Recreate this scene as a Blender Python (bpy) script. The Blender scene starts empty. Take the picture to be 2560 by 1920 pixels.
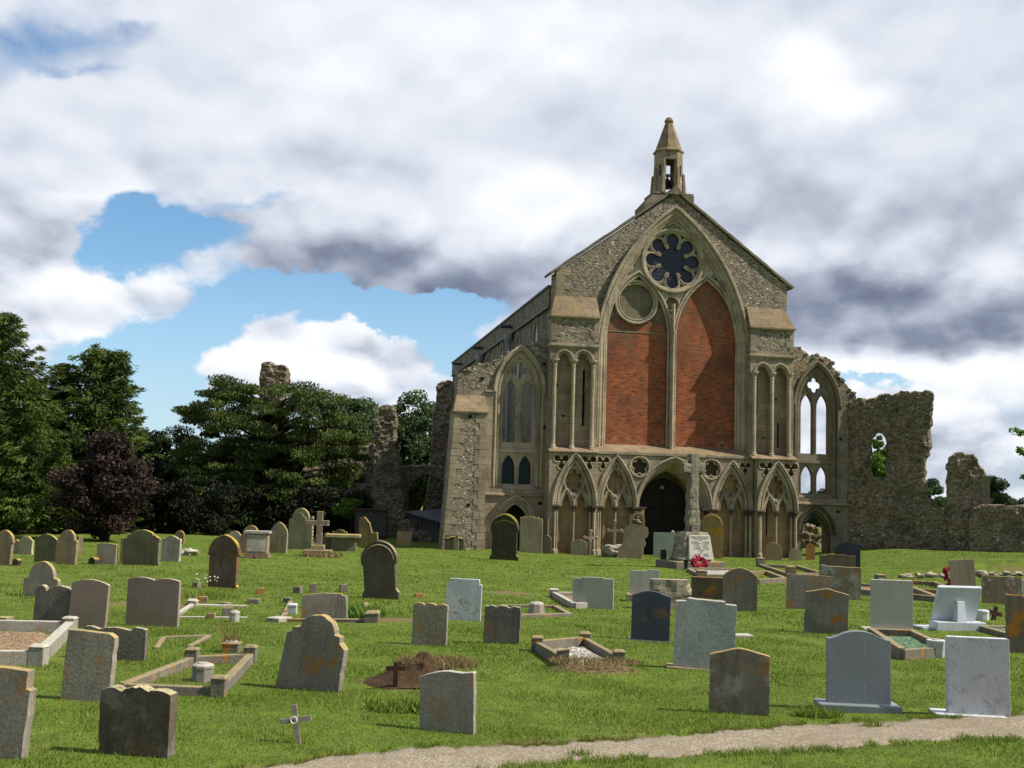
import bpy, math, random
import numpy as np
from mathutils import Vector, Matrix, Euler, noise as mnoise
from mathutils.geometry import tessellate_polygon
R = math.radians
random.seed(7); rng = np.random.default_rng(7)
scene = bpy.context.scene
COL = scene.collection

# ------------------------------------------------------------------ camera
PITCH, ROLL, FPX, CAMH = .0949, .0294, 2900., 2.0
cd = bpy.data.cameras.new("camera"); cam = bpy.data.objects.new("camera", cd); COL.objects.link(cam)
f_ = Vector((0, math.cos(PITCH), math.sin(PITCH))); r_ = Vector((1, 0, 0)); u_ = Vector((0, -math.sin(PITCH), math.cos(PITCH)))
cr, sr = math.cos(ROLL), math.sin(ROLL)
rr_, uu_ = cr*r_ + sr*u_, -sr*r_ + cr*u_
cam.matrix_world = Matrix(((rr_.x, uu_.x, -f_.x, 0), (rr_.y, uu_.y, -f_.y, 0), (rr_.z, uu_.z, -f_.z, CAMH), (0, 0, 0, 1)))
cd.sensor_width = 36; cd.lens = 36*FPX/2560; cd.clip_end = 6000; cd.clip_start = .1
scene.camera = cam
scene.view_settings.view_transform = 'Standard'; scene.view_settings.look = 'None'
scene.view_settings.exposure = 0.22; scene.view_settings.gamma = 1.0; scene.view_settings.use_curve_mapping = False
scene.cycles.max_bounces = 6; scene.cycles.diffuse_bounces = 3; scene.cycles.glossy_bounces = 2
scene.cycles.transparent_max_bounces = 4; scene.cycles.use_denoising = True

# ------------------------------------------------------------------ node helper
class NT:
    def __init__(s, tree): s.t = tree; s.l = tree.links
    def put(s, sock, v):
        if v is None: return
        if hasattr(v, 'is_output'): s.l.new(v, sock)
        elif isinstance(v, (tuple, list)):
            n = len(sock.default_value); v = tuple(v)
            sock.default_value = (v + (1.,))[:n] if len(v) < n else v[:n]
        else: sock.default_value = v
    def node(s, ty, **kw):
        n = s.t.nodes.new(ty)
        for k, v in kw.items(): setattr(n, k, v)
        return n
    def M(s, op, a, b=None, c=None, clamp=False):
        n = s.node('ShaderNodeMath', operation=op, use_clamp=clamp)
        for i, v in enumerate((a, b, c)): s.put(n.inputs[i], v)
        return n.outputs[0]
    def V(s, op, a, b=None, scale=None):
        n = s.node('ShaderNodeVectorMath', operation=op); s.put(n.inputs[0], a); s.put(n.inputs[1], b)
        if scale is not None: s.put(n.inputs['Scale'], scale)
        return n.outputs['Value'] if op in ('LENGTH', 'DOT_PRODUCT', 'DISTANCE') else n.outputs[0]
    def noise(s, v, sc, det=4, ro=.55, dist=0, col=False):
        n = s.node('ShaderNodeTexNoise'); s.put(n.inputs['Vector'], v)
        n.inputs['Scale'].default_value = sc; n.inputs['Detail'].default_value = det
        n.inputs['Roughness'].default_value = ro; n.inputs['Distortion'].default_value = dist
        return n.outputs['Color' if col else 'Fac']
    def vor(s, v, sc, feat='F1', rnd=1, out='Distance'):
        n = s.node('ShaderNodeTexVoronoi', feature=feat); s.put(n.inputs['Vector'], v)
        n.inputs['Scale'].default_value = sc; n.inputs['Randomness'].default_value = rnd
        return n.outputs[out]
    def ramp(s, f, pts, interp='LINEAR'):
        n = s.node('ShaderNodeValToRGB'); n.color_ramp.interpolation = interp; s.put(n.inputs[0], f)
        e = n.color_ramp.elements
        while len(e) < len(pts): e.new(.5)
        for el, (p, c) in zip(e, pts):
            el.position = p; el.color = (c, c, c, 1) if isinstance(c, (int, float)) else (*c, 1)
        return n.outputs[0]
    def mix(s, f, a, b, bl='MIX'):
        n = s.node('ShaderNodeMix', data_type='RGBA', blend_type=bl); n.clamp_factor = True
        s.put(n.inputs[0], f); s.put(n.inputs[6], a); s.put(n.inputs[7], b); return n.outputs[2]
    def mr(s, v, a, b, c=0., d=1., smooth=False):
        n = s.node('ShaderNodeMapRange', interpolation_type='SMOOTHSTEP' if smooth else 'LINEAR')
        for i, x in enumerate((v, a, b, c, d)): s.put(n.inputs[i], x)
        return n.outputs[0]
    def sep(s, v):
        n = s.node('ShaderNodeSeparateXYZ'); s.put(n.inputs[0], v); return n.outputs
    def comb(s, x, y, z=0.):
        n = s.node('ShaderNodeCombineXYZ')
        for i, q in enumerate((x, y, z)): s.put(n.inputs[i], q)
        return n.outputs[0]
    def bump(s, h, st, d=.02, nrm=None):
        n = s.node('ShaderNodeBump'); n.inputs['Strength'].default_value = st; n.inputs['Distance'].default_value = d
        s.put(n.inputs['Height'], h); s.put(n.inputs['Normal'], nrm); return n.outputs[0]

# ------------------------------------------------------------------ world: blue sky with cumulus, laid out by direction
SUN_AZ, SUN_EL = R(-9.6), R(48)          # direction towards the sun, from +X towards +Y
sdir = Vector((math.cos(SUN_AZ)*math.cos(SUN_EL), math.sin(SUN_AZ)*math.cos(SUN_EL), math.sin(SUN_EL)))
world = bpy.data.worlds.new("World"); scene.world = world; world.use_nodes = True
w = NT(world.node_tree); world.node_tree.nodes.clear()
SKYS = .1
sky = w.node('ShaderNodeTexSky', sky_type='NISHITA', sun_disc=False)
sky.sun_elevation = SUN_EL; sky.sun_rotation = math.pi/2 - SUN_AZ; sky.altitude = 50; sky.dust_density = .6; sky.ozone_density = 2.
dirv = w.node('ShaderNodeTexCoord').outputs['Generated']
sx, sy, sz = w.sep(dirv)[:3]
yy = w.M('MAXIMUM', w.M('ABSOLUTE', sy), .25)
A_ = w.M('DIVIDE', sx, yy); E_ = w.M('DIVIDE', w.M('MAXIMUM', sz, -.02), yy)
ae = w.comb(A_, E_, w.M('MULTIPLY', w.M('LESS_THAN', sy, 0.), 5.))
def cloudco(up):                         # cloud-deck projection: lower clouds are smaller
    e = w.M('ADD', w.M('ADD', w.M('MAXIMUM', E_, 0.), .30), up)
    return w.comb(w.M('DIVIDE', A_, w.M('ADD', w.M('MULTIPLY', e, .5), .30)), w.M('MULTIPLY', w.M('LOGARITHM', e, 2.71828), 1.35), w.M('MULTIPLY', w.M('LESS_THAN', sy, 0.), 5.))
cc = cloudco(0.)
wn = w.noise(cc, 4.2, 6, .58, 0, True)
wn2 = w.noise(cc, 13., 4, .6, 0, True)
warp = w.V('ADD', w.V('MULTIPLY', w.V('SUBTRACT', wn, (.5, .5, .5)), (.11, .075, 0)), w.V('MULTIPLY', w.V('SUBTRACT', wn2, (.5, .5, .5)), (.05, .036, 0)))
aw = w.V('ADD', ae, warp)
def blobs(lst, src):
    tot = None
    for a, e, ra, re, am in lst:
        d = w.V('MULTIPLY', w.V('SUBTRACT', src, (a, e, 0)), (1/ra, 1/re, 1))
        g = w.M('MULTIPLY', w.M('POWER', 2.71828, w.M('MULTIPLY', w.V('DOT_PRODUCT', d, d), -1.)), am)
        tot = g if tot is None else w.M('ADD', tot, g)
    return tot
HOLES = [(-0.224,0.148,0.037,0.009,0.60), (-0.281,0.108,0.025,0.017,0.60), (-0.358,0.119,0.033,0.009,0.60), (-0.207,0.230,0.025,0.005,0.30), (-0.064,0.132,0.021,0.017,0.48), (-0.411,0.128,0.025,0.006,0.36), (-0.323,0.277,0.029,0.004,0.24), (-0.454,0.338,0.025,0.021,0.30), (-0.355,0.345,0.037,0.006,0.30), (-0.391,0.362,0.066,0.008,0.17), (-0.347,0.385,0.025,0.017,0.14), (-0.433,0.405,0.033,0.017,0.07), (-0.067,0.416,0.025,0.025,0.18), (0.434,0.199,0.017,0.012,0.12), (-0.358,0.106,0.050,0.012,0.60), (-0.252,0.144,0.029,0.017,0.48), (-0.056,0.118,0.025,0.017,0.60), (-0.331,0.117,0.029,0.017,0.48), (-0.279,0.070,0.050,0.025,0.42), (-0.423,0.093,0.037,0.012,0.36), (-0.221,0.159,0.025,0.006,0.36), (0.364,0.116,0.037,0.004,0.36), (-0.285,0.235,0.037,0.006,0.48), (-0.421,0.379,0.091,0.029,0.02), (-0.330,0.397,0.050,0.012,0.12), (-0.055,0.402,0.029,0.012,0.30), (-0.117,0.160,0.137,0.016,0.66), (-0.255,0.200,0.025,0.012,0.36), (-0.279,0.122,0.103,0.025,0.54), (-0.328,0.072,0.083,0.025,0.54), (-0.414,0.376,0.066,0.025,0.14), (0.308,0.104,0.066,0.007,0.36), (0.301,0.108,0.083,0.017,0.24), (-0.209,0.120,0.025,0.017,-0.36), (-0.069,0.079,0.025,0.041,0.24), (-0.243,0.247,0.050,0.006,0.42), (-0.343,0.208,0.062,0.041,0.54), (-0.254,0.179,0.091,0.017,0.48), (-0.135,0.167,0.083,0.012,0.60), (-0.071,0.153,0.037,0.014,0.60), (-0.340,0.212,0.046,0.035,0.90), (-0.302,0.227,0.054,0.017,0.72), (-0.244,0.258,0.046,0.009,0.72), (-0.270,0.217,0.033,0.012,0.48), (-0.303,0.181,0.062,0.023,0.90), (-0.233,0.174,0.054,0.014,0.90), (-0.170,0.169,0.062,0.012,0.96), (-0.114,0.162,0.058,0.012,1.08), (-0.071,0.153,0.033,0.017,1.08), (-0.047,0.160,0.025,0.012,0.84), (-0.252,0.147,0.037,0.021,0.60), (-0.310,0.124,0.050,0.021,0.72), (-0.411,0.387,0.054,0.025,0.17), (-0.327,0.406,0.029,0.010,0.36), (-0.380,0.355,0.037,0.010,0.36), (-0.055,0.405,0.025,0.017,0.18), (-0.329,0.092,0.066,0.025,0.42), (-0.316,0.055,0.066,0.029,0.60), (0.312,0.104,0.046,0.006,0.60), (0.423,0.136,0.025,0.008,0.42), (-0.298,0.090,0.025,0.012,0.36), (-0.053,0.125,0.025,0.025,0.72), (0.395,0.093,0.062,0.012,0.24)]
COVER = [(-0.282,0.173,0.046,0.021,0.75), (-0.344,0.174,0.070,0.019,0.50), (-0.250,0.098,0.050,0.021,0.35), (-0.290,0.069,0.046,0.021,0.25), (-0.287,0.217,0.029,0.010,0.30), (-0.390,0.175,0.095,0.025,0.55), (-0.285,0.178,0.033,0.023,0.45), (-0.400,0.115,0.050,0.021,0.55), (-0.134,0.140,0.091,0.019,0.60), (-0.219,0.099,0.116,0.025,0.55), (-0.094,0.205,0.137,0.037,0.80), (-0.277,0.210,0.029,0.012,0.45), (0.159,0.353,0.372,0.145,0.70), (0.319,0.214,0.166,0.103,0.80), (-0.335,0.309,0.186,0.054,0.60), (-0.410,0.220,0.058,0.029,0.70), (-0.143,0.362,0.207,0.103,0.60), (-0.243,0.243,0.062,0.012,0.40), (-0.080,0.103,0.062,0.017,0.40), (0.319,0.126,0.166,0.021,0.40)]
DARK = [(-0.083,0.191,0.132,0.025,0.35), (-0.100,0.183,0.108,0.023,0.50), (-0.185,0.197,0.091,0.017,0.33), (-0.055,0.174,0.054,0.021,0.40), (0.301,0.165,0.124,0.026,1.35), (0.364,0.183,0.116,0.021,0.50), (0.382,0.253,0.099,0.017,0.12), (0.249,0.244,0.083,0.021,0.12), (0.231,0.308,0.091,0.025,0.15), (0.397,0.313,0.091,0.037,0.08), (-0.334,0.289,0.157,0.012,0.14), (-0.447,0.248,0.025,0.017,0.20), (-0.413,0.208,0.041,0.010,0.22), (-0.402,0.150,0.041,0.010,0.12), (-0.106,0.327,0.033,0.017,0.10), (0.067,0.188,0.046,0.037,0.25), (-0.298,0.086,0.017,0.006,0.40), (-0.274,0.157,0.025,0.008,0.10)]
BRIGHT = [(-0.212,0.324,0.166,0.033,0.12), (-0.107,0.363,0.124,0.037,0.12), (-0.209,0.259,0.050,0.010,0.15), (0.176,0.423,0.124,0.025,0.15), (0.416,0.094,0.062,0.025,0.15), (0.255,0.393,0.037,0.025,0.40), (0.287,0.357,0.054,0.017,0.35), (-0.345,0.180,0.066,0.019,0.30), (-0.397,0.178,0.041,0.017,0.20), (-0.400,0.122,0.037,0.014,0.30), (-0.148,0.147,0.066,0.014,0.30), (-0.095,0.141,0.025,0.012,0.20), (-0.265,0.119,0.029,0.017,0.25), (-0.208,0.103,0.103,0.019,0.28), (-0.038,0.417,0.166,0.046,0.22), (0.020,0.269,0.074,0.046,0.20), (0.301,0.115,0.166,0.014,0.28), (-0.132,0.098,0.050,0.012,0.25), (-0.384,0.246,0.037,0.008,0.12)]

aw2 = w.V('ADD', ae, w.V('SCALE', warp, scale=.6))
n1 = w.noise(cc, 1.9, 4.5, .44); n1b = w.noise(cloudco(.04), 1.9, 4.5, .44)
def puff(co):                            # cauliflower billows: two sizes of rounded cells, edges stirred by noise
    q = w.V('ADD', co, w.V('SCALE', w.V('SUBTRACT', w.noise(co, 9., 4, .55, 0, True), (.5, .5, .5)), scale=.10))
    a = w.vor(q, 5.5, 'F1'); b = w.vor(q, 13., 'F1')
    return w.M('SUBTRACT', 1.05, w.M('ADD', w.M('MULTIPLY', a, .85), w.M('MULTIPLY', b, .45)))
n3 = puff(cc); n3b = puff(cloudco(.022))
dens = w.M('ADD', w.M('ADD', w.M('MULTIPLY', w.M('SUBTRACT', n1, .5), .9), w.M('MULTIPLY', w.M('SUBTRACT', n3, .5), .7)), w.M('SUBTRACT', blobs(COVER, aw), blobs(HOLES, aw)))
dens = w.M('ADD', dens, .42)
cover = w.mr(dens, -.22, .40, 0., 1., True)
relief = w.M('ADD', w.M('MULTIPLY', w.M('SUBTRACT', n1, n1b), 1.0), w.M('MULTIPLY', w.M('SUBTRACT', n3, n3b), w.mr(E_, .32, .08, .20, .75)))
dk = w.M('MULTIPLY', blobs(DARK, aw2), w.M('ADD', 1., w.M('MULTIPLY', w.M('SUBTRACT', n1, .5), -1.6)))
dk = w.M('MULTIPLY', w.M('SUBTRACT', 1., w.M('POWER', 2.71828, w.M('MULTIPLY', dk, -1.9))), .44)
shade = w.M('ADD', w.M('ADD', .73, relief), w.M('SUBTRACT', blobs(BRIGHT, aw2), dk))
unseen_sky = w.M('MAXIMUM', w.mr(sy, .25, -.35, 0., 1., True), w.mr(sz, .45, .75, 0., 1., True))
shade = w.M('SUBTRACT', shade, w.M('MULTIPLY', unseen_sky, .38))  # added darkening of the unseen sky behind and overhead, cuts its fill light
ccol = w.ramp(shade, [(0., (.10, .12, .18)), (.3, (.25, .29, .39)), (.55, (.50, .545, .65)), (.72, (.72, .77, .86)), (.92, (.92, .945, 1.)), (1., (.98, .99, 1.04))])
blue = w.V('MULTIPLY', w.V('SCALE', sky.outputs[0], scale=SKYS), (1.05, 1.35, 1.48))
blue = w.mix(w.mr(E_, .0, .20, .6, .0), blue, (.60, .75, .95))
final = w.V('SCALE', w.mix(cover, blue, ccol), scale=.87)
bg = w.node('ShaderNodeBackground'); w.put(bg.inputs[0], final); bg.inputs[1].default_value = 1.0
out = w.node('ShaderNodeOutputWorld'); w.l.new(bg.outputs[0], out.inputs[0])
world.cycles.sampling_method = 'MANUAL'; world.cycles.sample_map_resolution = 512

# ------------------------------------------------------------------ sun
ld = bpy.data.lights.new("sun", 'SUN'); ld.energy = 5.0; ld.angle = R(.53); ld.color = (1., .93, .82)
sun = bpy.data.objects.new("sun", ld); COL.objects.link(sun)
sun.rotation_euler = sdir.to_track_quat('Z', 'Y').to_euler(); sun.location = (30, 0, 40)

# ------------------------------------------------------------------ materials
def newmat(name, rough=.9, spec=.25):
    m = bpy.data.materials.new(name); m.use_nodes = True; t = NT(m.node_tree); m.node_tree.nodes.clear()
    b = t.node('ShaderNodeBsdfPrincipled'); b.inputs['Roughness'].default_value = rough; b.inputs['Specular IOR Level'].default_value = spec
    o = t.node('ShaderNodeOutputMaterial'); t.l.new(b.outputs[0], o.inputs[0])
    return m, t, b
def objco(t, rnd=True):
    tc = t.node('ShaderNodeTexCoord').outputs['Object']
    if not rnd: return tc
    oi = t.node('ShaderNodeObjectInfo').outputs['Random']
    return t.V('ADD', tc, t.comb(t.M('MULTIPLY', oi, 37.), t.M('MULTIPLY', oi, 71.), t.M('MULTIPLY', oi, 13.)))
MAT = {}
def wallco(t):
    c = objco(t, False); s = t.sep(c); return c, t.comb(t.M('ADD', s[0], s[1]), s[2], 0.)
def flint_mat(name, tint=(1, 1, 1), ochre=.3, moss=0., light=1.):
    m, t, b = newmat(name, .8, .35); c = objco(t, False)
    c2 = t.V('ADD', t.V('MULTIPLY', c, (1, 1, 1.45)), t.V('SCALE', t.V('SUBTRACT', t.noise(c, 6, 2, .5, 0, True), (.5, .5, .5)), scale=.10))
    e = t.vor(c2, 9., 'DISTANCE_TO_EDGE'); cell = t.vor(c2, 9., 'F1', 1, 'Color'); cv = t.sep(cell)[0]; cv2 = t.sep(cell)[1]
    L = light
    fl = t.ramp(cv, [(0, (.10*L, .095*L, .085*L)), (.3, (.20*L, .18*L, .145*L)), (.55, (.30*L, .255*L, .19*L)), (.78, (.40*L, .36*L, .29*L)), (.88, (.54, .51, .44)), (1, (.66, .63, .56))])
    big = t.noise(c, .7, 4, .6); mort = t.mix(big, (.22, .178, .122), (.345, .285, .20))
    stone = t.mix(t.mr(e, .05, .13, 0, 1), mort, fl)
    stone = t.mix(t.mr(cv2, .62, .66), stone, mort)
    col = t.mix(t.M('MULTIPLY', t.mr(t.noise(c, 1.6, 5, .65), .52, .68), ochre), stone, (.30, .17, .05))
    col = t.mix(t.M('MULTIPLY', t.mr(t.noise(t.V('ADD', c, (9, 4, 2)), .9, 5, .65), .5, .7), .45+moss), col, (.075, .07, .045))
    col = t.mix(1., col, tint, 'MULTIPLY')
    t.put(b.inputs['Base Color'], col)
    h = t.M('ADD', t.M('MULTIPLY', t.mr(e, 0., .2), t.mr(cv2, .66, .62)), t.M('MULTIPLY', t.noise(c, 25, 3), .4))
    t.put(b.inputs['Normal'], t.bump(h, .9, .06)); MAT[name] = m
flint_mat('flint'); flint_mat('rubble', (.95, .9, .8), .5, .25); flint_mat('rubble_dark', (.80, .77, .68), .35, .40); flint_mat('flint_side', (.8, .8, .76), .25, .35)
def ashlar_mat(name, base, dark, ochre=.25, bw=.62, bh=.31, joint=.5):
    m, t, b = newmat(name, .9, .2); c, p = wallco(t)
    br = t.node('ShaderNodeTexBrick'); t.put(br.inputs['Vector'], t.V('ADD', p, t.V('SCALE', t.V('SUBTRACT', t.noise(c, 3, 2, .5, 0, True), (.5, .5, .5)), scale=.03)))
    for k, v in (('Scale', 1.), ('Mortar Size', .011), ('Mortar Smooth', .3), ('Brick Width', bw), ('Row Height', bh), ('Bias', 0.)): br.inputs[k].default_value = v
    br.inputs['Color1'].default_value = (.35, .35, .35, 1); br.inputs['Color2'].default_value = (.75, .75, .75, 1); br.inputs['Mortar'].default_value = (.5, .5, .5, 1)
    blk = br.outputs['Color']; mo = br.outputs['Fac']
    n1 = t.noise(c, 1.1, 6, .65); n2 = t.noise(c, 9, 5, .7)
    col = t.mix(t.mr(n1, .36, .68), base, dark)
    col = t.mix(.8, col, t.mix(blk, (.62, .60, .58), (1.3, 1.3, 1.3)), 'MULTIPLY')
    col = t.mix(t.mr(n2, .3, .7, 0, .5), col, t.mix(1., col, (.72, .70, .66), 'MULTIPLY'))
    streak = t.noise(t.V('MULTIPLY', c, (3.2, 3.2, .28)), 1.3, 5, .65)
    col = t.mix(t.mr(streak, .52, .72, 0, .7), col, (.075, .068, .055))
    col = t.mix(t.M('MULTIPLY', t.mr(t.noise(t.V('ADD', c, (3, 8, 1)), 1.9, 5, .7), .56, .70), ochre), col, (.36, .23, .06))
    col = t.mix(t.M('MULTIPLY', mo, joint), col, (.10, .085, .06))
    t.put(b.inputs['Base Color'], col)
    h = t.M('SUBTRACT', t.M('ADD', n2, t.M('MULTIPLY', t.noise(c, 40, 3), .4)), t.M('MULTIPLY', mo, .5))
    t.put(b.inputs['Normal'], t.bump(h, .55, .025)); MAT[name] = m
ashlar_mat('ashlar', (.41, .34, .24), (.26, .212, .15))
ashlar_mat('ashlar_warm', (.42, .275, .135), (.29, .20, .11), .2, .62, .34, .35)
ashlar_mat('carved', (.51, .435, .32), (.33, .275, .195), .2, 3, .45, .25)
ashlar_mat('ashlar_grey', (.28, .235, .17), (.155, .13, .092), .35)
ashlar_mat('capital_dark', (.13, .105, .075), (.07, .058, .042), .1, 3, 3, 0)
ashlar_mat('weathered_slope', (.33, .25, .155), (.21, .16, .10), .8, .7, .3, .3)
def brick_mat():
    m, t, b = newmat('red_brick', .9, .2); c, p = wallco(t)
    br = t.node('ShaderNodeTexBrick'); t.put(br.inputs['Vector'], t.V('ADD', p, t.V('SCALE', t.V('SUBTRACT', t.noise(c, 2.5, 3, .5, 0, True), (.5, .5, .5)), scale=.025)))
    for k, v in (('Scale', 1.), ('Mortar Size', .012), ('Mortar Smooth', .2), ('Brick Width', .27), ('Row Height', .092), ('Bias', -.1)): br.inputs[k].default_value = v
    br.inputs['Color1'].default_value = (.44, .118, .043, 1); br.inputs['Color2'].default_value = (.25, .072, .032, 1); br.inputs['Mortar'].default_value = (.23, .125, .07, 1)
    n1 = t.noise(c, 1.0, 6, .65); n2 = t.noise(t.V('MULTIPLY', p, (3.7, 10.9, 1)), 1, 0)
    col = t.mix(t.mr(n2, .58, .70, 0, .55), br.outputs['Color'], (.09, .04, .03))
    col = t.mix(t.mr(n2, .42, .34, 0, .5), col, (.44, .12, .04))
    col = t.mix(t.mr(n1, .45, .68, 0, .7), col, (.10, .05, .035))
    z = t.sep(c)[2]
    dmp = t.noise(t.V('MULTIPLY', c, (2.4, 2.4, .35)), 1.1, 5, .7); col = t.mix(t.mr(dmp, .5, .68, 0, .55), col, (.16, .10, .07))
    pale = t.M('MULTIPLY', t.mr(z, 8.4, 9.6), t.mr(t.noise(t.V('MULTIPLY', c, (1.6, 1.6, .5)), 1.2, 5, .65), .42, .62))
    col = t.mix(t.M('MULTIPLY', pale, .55), col, (.24, .16, .11))
    foot = t.M('MULTIPLY', t.mr(z, 5.25, 4.9), t.mr(t.noise(c, 5, 4, .7), .52, .6))
    col = t.mix(t.M('MULTIPLY', foot, .7), col, (.42, .30, .20))
    t.put(b.inputs['Base Color'], col)
    t.put(b.inputs['Normal'], t.bump(t.M('SUBTRACT', t.noise(c, 22, 3), t.M('MULTIPLY', br.outputs['Fac'], .8)), .6, .02)); MAT['red_brick'] = m
brick_mat()
def plain(name, col, rough=.8, col2=None, sc=6, bump=.2, spec=.3, metal=0.):
    m, t, b = newmat(name, rough, spec); c = objco(t)
    col2 = col2 or tuple(x*.65 for x in col)
    n = t.noise(c, sc, 5, .65)
    t.put(b.inputs['Base Color'], t.mix(t.mr(n, .35, .68), col, col2)); b.inputs['Metallic'].default_value = metal
    t.put(b.inputs['Normal'], t.bump(t.noise(c, sc*4, 3), bump, .02)); MAT[name] = m
plain('old_oak', (.022, .015, .010), .7, (.010, .007, .005), 5); plain('lead_pipe', (.30, .32, .35), .5, (.20, .22, .25), 8, .1)
plain('bell_bronze', (.012, .012, .013), .5); plain('slate_roof', (.045, .052, .065), .6, (.03, .035, .045), 3); plain('lead_roof', (.16, .17, .18), .6)
plain('grey_board', (.10, .095, .085), .85, (.06, .055, .05), 9); plain('grave_wood', (.30, .27, .23), .85, (.20, .17, .14), 14); plain('dark_wood', (.055, .022, .014), .7)
plain('bark', (.05, .04, .028), .95, (.025, .02, .014), 7, .6); plain('wreath_red', (.36, .012, .03), .7, (.20, .006, .018), 20, .4); plain('wreath_dark', (.25, .01, .04), .7)
plain('petal_white', (.75, .75, .70), .7, (.6, .6, .5)); plain('shadow_hole', (.008, .007, .006), 1.); plain('notice_paper', (.30, .34, .22), .8)
plain('vase_dark', (.02, .028, .032), .5); plain('bare_soil', (.10, .065, .035), 1., (.045, .028, .016), 9, .8, .1); plain('brick_bit', (.45, .18, .09), .9)
def glass_mat(name, base, lead=None, rough=.12):
    m, t, b = newmat(name, rough, .5); c = objco(t, False)
    if lead:
        s = t.sep(c); g = None
        for q in (s[0], s[2]):
            k = t.M('LESS_THAN', t.M('ABSOLUTE', t.M('SUBTRACT', t.M('FRACT', t.M('MULTIPLY', q, 1/.175)), .5)), .07)
            g = k if g is None else t.M('MAXIMUM', g, k)
        t.put(b.inputs['Base Color'], t.mix(g, base, lead)); t.put(b.inputs['Roughness'], t.mr(g, 0, 1, rough, .8))
    else: t.put(b.inputs['Base Color'], base)
    t.put(b.inputs['Normal'], t.bump(t.noise(c, 2.2, 2), .12, .05)); MAT[name] = m
glass_mat('rose_glass', (.010, .014, .03), (.045, .055, .08), .3); glass_mat('dark_glass', (.010, .028, .026), None, .25); MAT['dark_glass'].node_tree.nodes['Principled BSDF'].inputs['Specular IOR Level'].default_value = .22
def grave(name, base, dark, sp=.5, lich=.2, lcol=(.36, .17, .02), stain=0., scol=(.5, .48, .45), bump=.3, bsc=38, rough=.9, vein=0., top=.85, topcol=(.46, .34, .09), spec=.25, streak=.5, lsc=3.):
    if max(base) < .4: base = tuple(x*1.28 for x in base); dark = tuple(x*1.25 for x in dark)
    m, t, b = newmat(name, rough, spec); c = objco(t)
    n1 = t.noise(c, 2.3, 5, .65); n2 = t.noise(c, 60, 2, .8); n3 = t.noise(c, 14, 4, .7)
    col = t.mix(t.mr(n1, .34, .7), base, dark)
    col = t.mix(t.mr(n2, .52, .66, 0, sp), col, tuple(x*.38 for x in base)); col = t.mix(t.mr(n2, .44, .34, 0, sp*.7), col, tuple(min(.85, x*1.7) for x in base))
    st = t.noise(t.V('MULTIPLY', c, (9, 9, .9)), 1., 4, .65)
    col = t.mix(t.mr(st, .5, .7, 0, streak), col, tuple(x*.55 for x in dark))
    if stain: col = t.mix(t.M('MULTIPLY', t.mr(t.noise(t.V('ADD', c, (5, 2, 7)), 3.4, 6, .7), .5, .66), stain), col, scol)
    if vein: col = t.mix(t.M('MULTIPLY', t.mr(t.noise(c, 5.5, 7, .75, 1.6), .53, .64), vein), col, (.16, .17, .17))
    if lich:
        lm = t.M('MULTIPLY', t.mr(t.noise(t.V('ADD', c, (1, 9, 3)), lsc, 3, .6), .575, .64), t.mr(n3, .36, .5))
        col = t.mix(t.M('MULTIPLY', lm, lich), col, lcol)
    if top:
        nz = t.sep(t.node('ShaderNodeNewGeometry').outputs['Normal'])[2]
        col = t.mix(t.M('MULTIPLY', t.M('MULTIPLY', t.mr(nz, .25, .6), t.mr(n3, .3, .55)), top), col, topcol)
    t.put(b.inputs['Base Color'], col)
    t.put(b.inputs['Normal'], t.bump(t.M('ADD', t.noise(c, bsc, 4, .7), t.M('MULTIPLY', n1, .6)), bump, .02)); MAT[name] = m
OR = (.42, .17, .012); YE = (.45, .33, .05)
grave('conc', (.27, .24, .195), (.17, .15, .12), .55, .5, OR)
grave('conc2', (.25, .215, .18), (.155, .13, .105), .8, .75, OR, bump=.5)
grave('conc3', (.27, .245, .20), (.19, .17, .135), .5, .3, OR, topcol=(.55, .52, .42))
grave('tan', (.27, .20, .125), (.18, .135, .085), .3, .8, (.30, .14, .02), topcol=YE)
grave('tanr', (.32, .195, .125), (.22, .145, .10), .3, .4, OR, topcol=YE)
grave('tanpl', (.36, .29, .20), (.27, .21, .15), .3, .3, OR)
grave('pale', (.52, .45, .29), (.36, .30, .19), .25, .2, OR, topcol=YE)
grave('pale2', (.40, .31, .20), (.28, .21, .135), .25, .2, OR, topcol=YE)
grave('olive', (.17, .145, .09), (.10, .09, .055), .3, .4, (.2, .13, .02), topcol=YE)
grave('olivep', (.29, .25, .16), (.19, .165, .10), .35, .35, (.25, .2, .03), topcol=YE)
grave('brown', (.25, .195, .155), (.20, .155, .125), .25, .1, OR, bump=.15, topcol=(.55, .48, .36), streak=.2)
grave('dark', (.05, .045, .028), (.03, .028, .02), .4, .3, (.15, .15, .04))
grave('dark2', (.155, .14, .115), (.085, .078, .065), .8, .3, OR, bump=.4, topcol=(.5, .45, .3))
grave('darkb', (.105, .085, .06), (.065, .052, .037), .4, .2, (.2, .15, .03), topcol=(.36, .32, .2))
grave('darkg', (.065, .055, .033), (.035, .032, .02), .4, .3, (.17, .14, .02), topcol=(.34, .30, .04), top=.9)
grave('darkstain', (.11, .088, .06), (.055, .045, .032), .5, .25, OR, .6, (.30, .29, .26), topcol=(.50, .45, .24), top=.9)
grave('rust', (.15, .10, .065), (.07, .05, .035), .4, .9, (.21, .105, .012), .3, (.32, .3, .3), topcol=(.5, .36, .03), top=1., lsc=2.2)
grave('rust2', (.34, .17, .05), (.22, .11, .04), .3, .6, OR)
grave('lichenw', (.34, .31, .25), (.22, .2, .155), .7, .3, (.3, .2, .06), .8, (.55, .54, .48))
grave('lichw2', (.24, .195, .145), (.16, .13, .095), .7, .7, OR, .8, (.55, .53, .47))
grave('lichy', (.34, .26, .13), (.25, .18, .09), .5, .9, (.45, .29, .04), topcol=YE, lsc=5)
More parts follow.
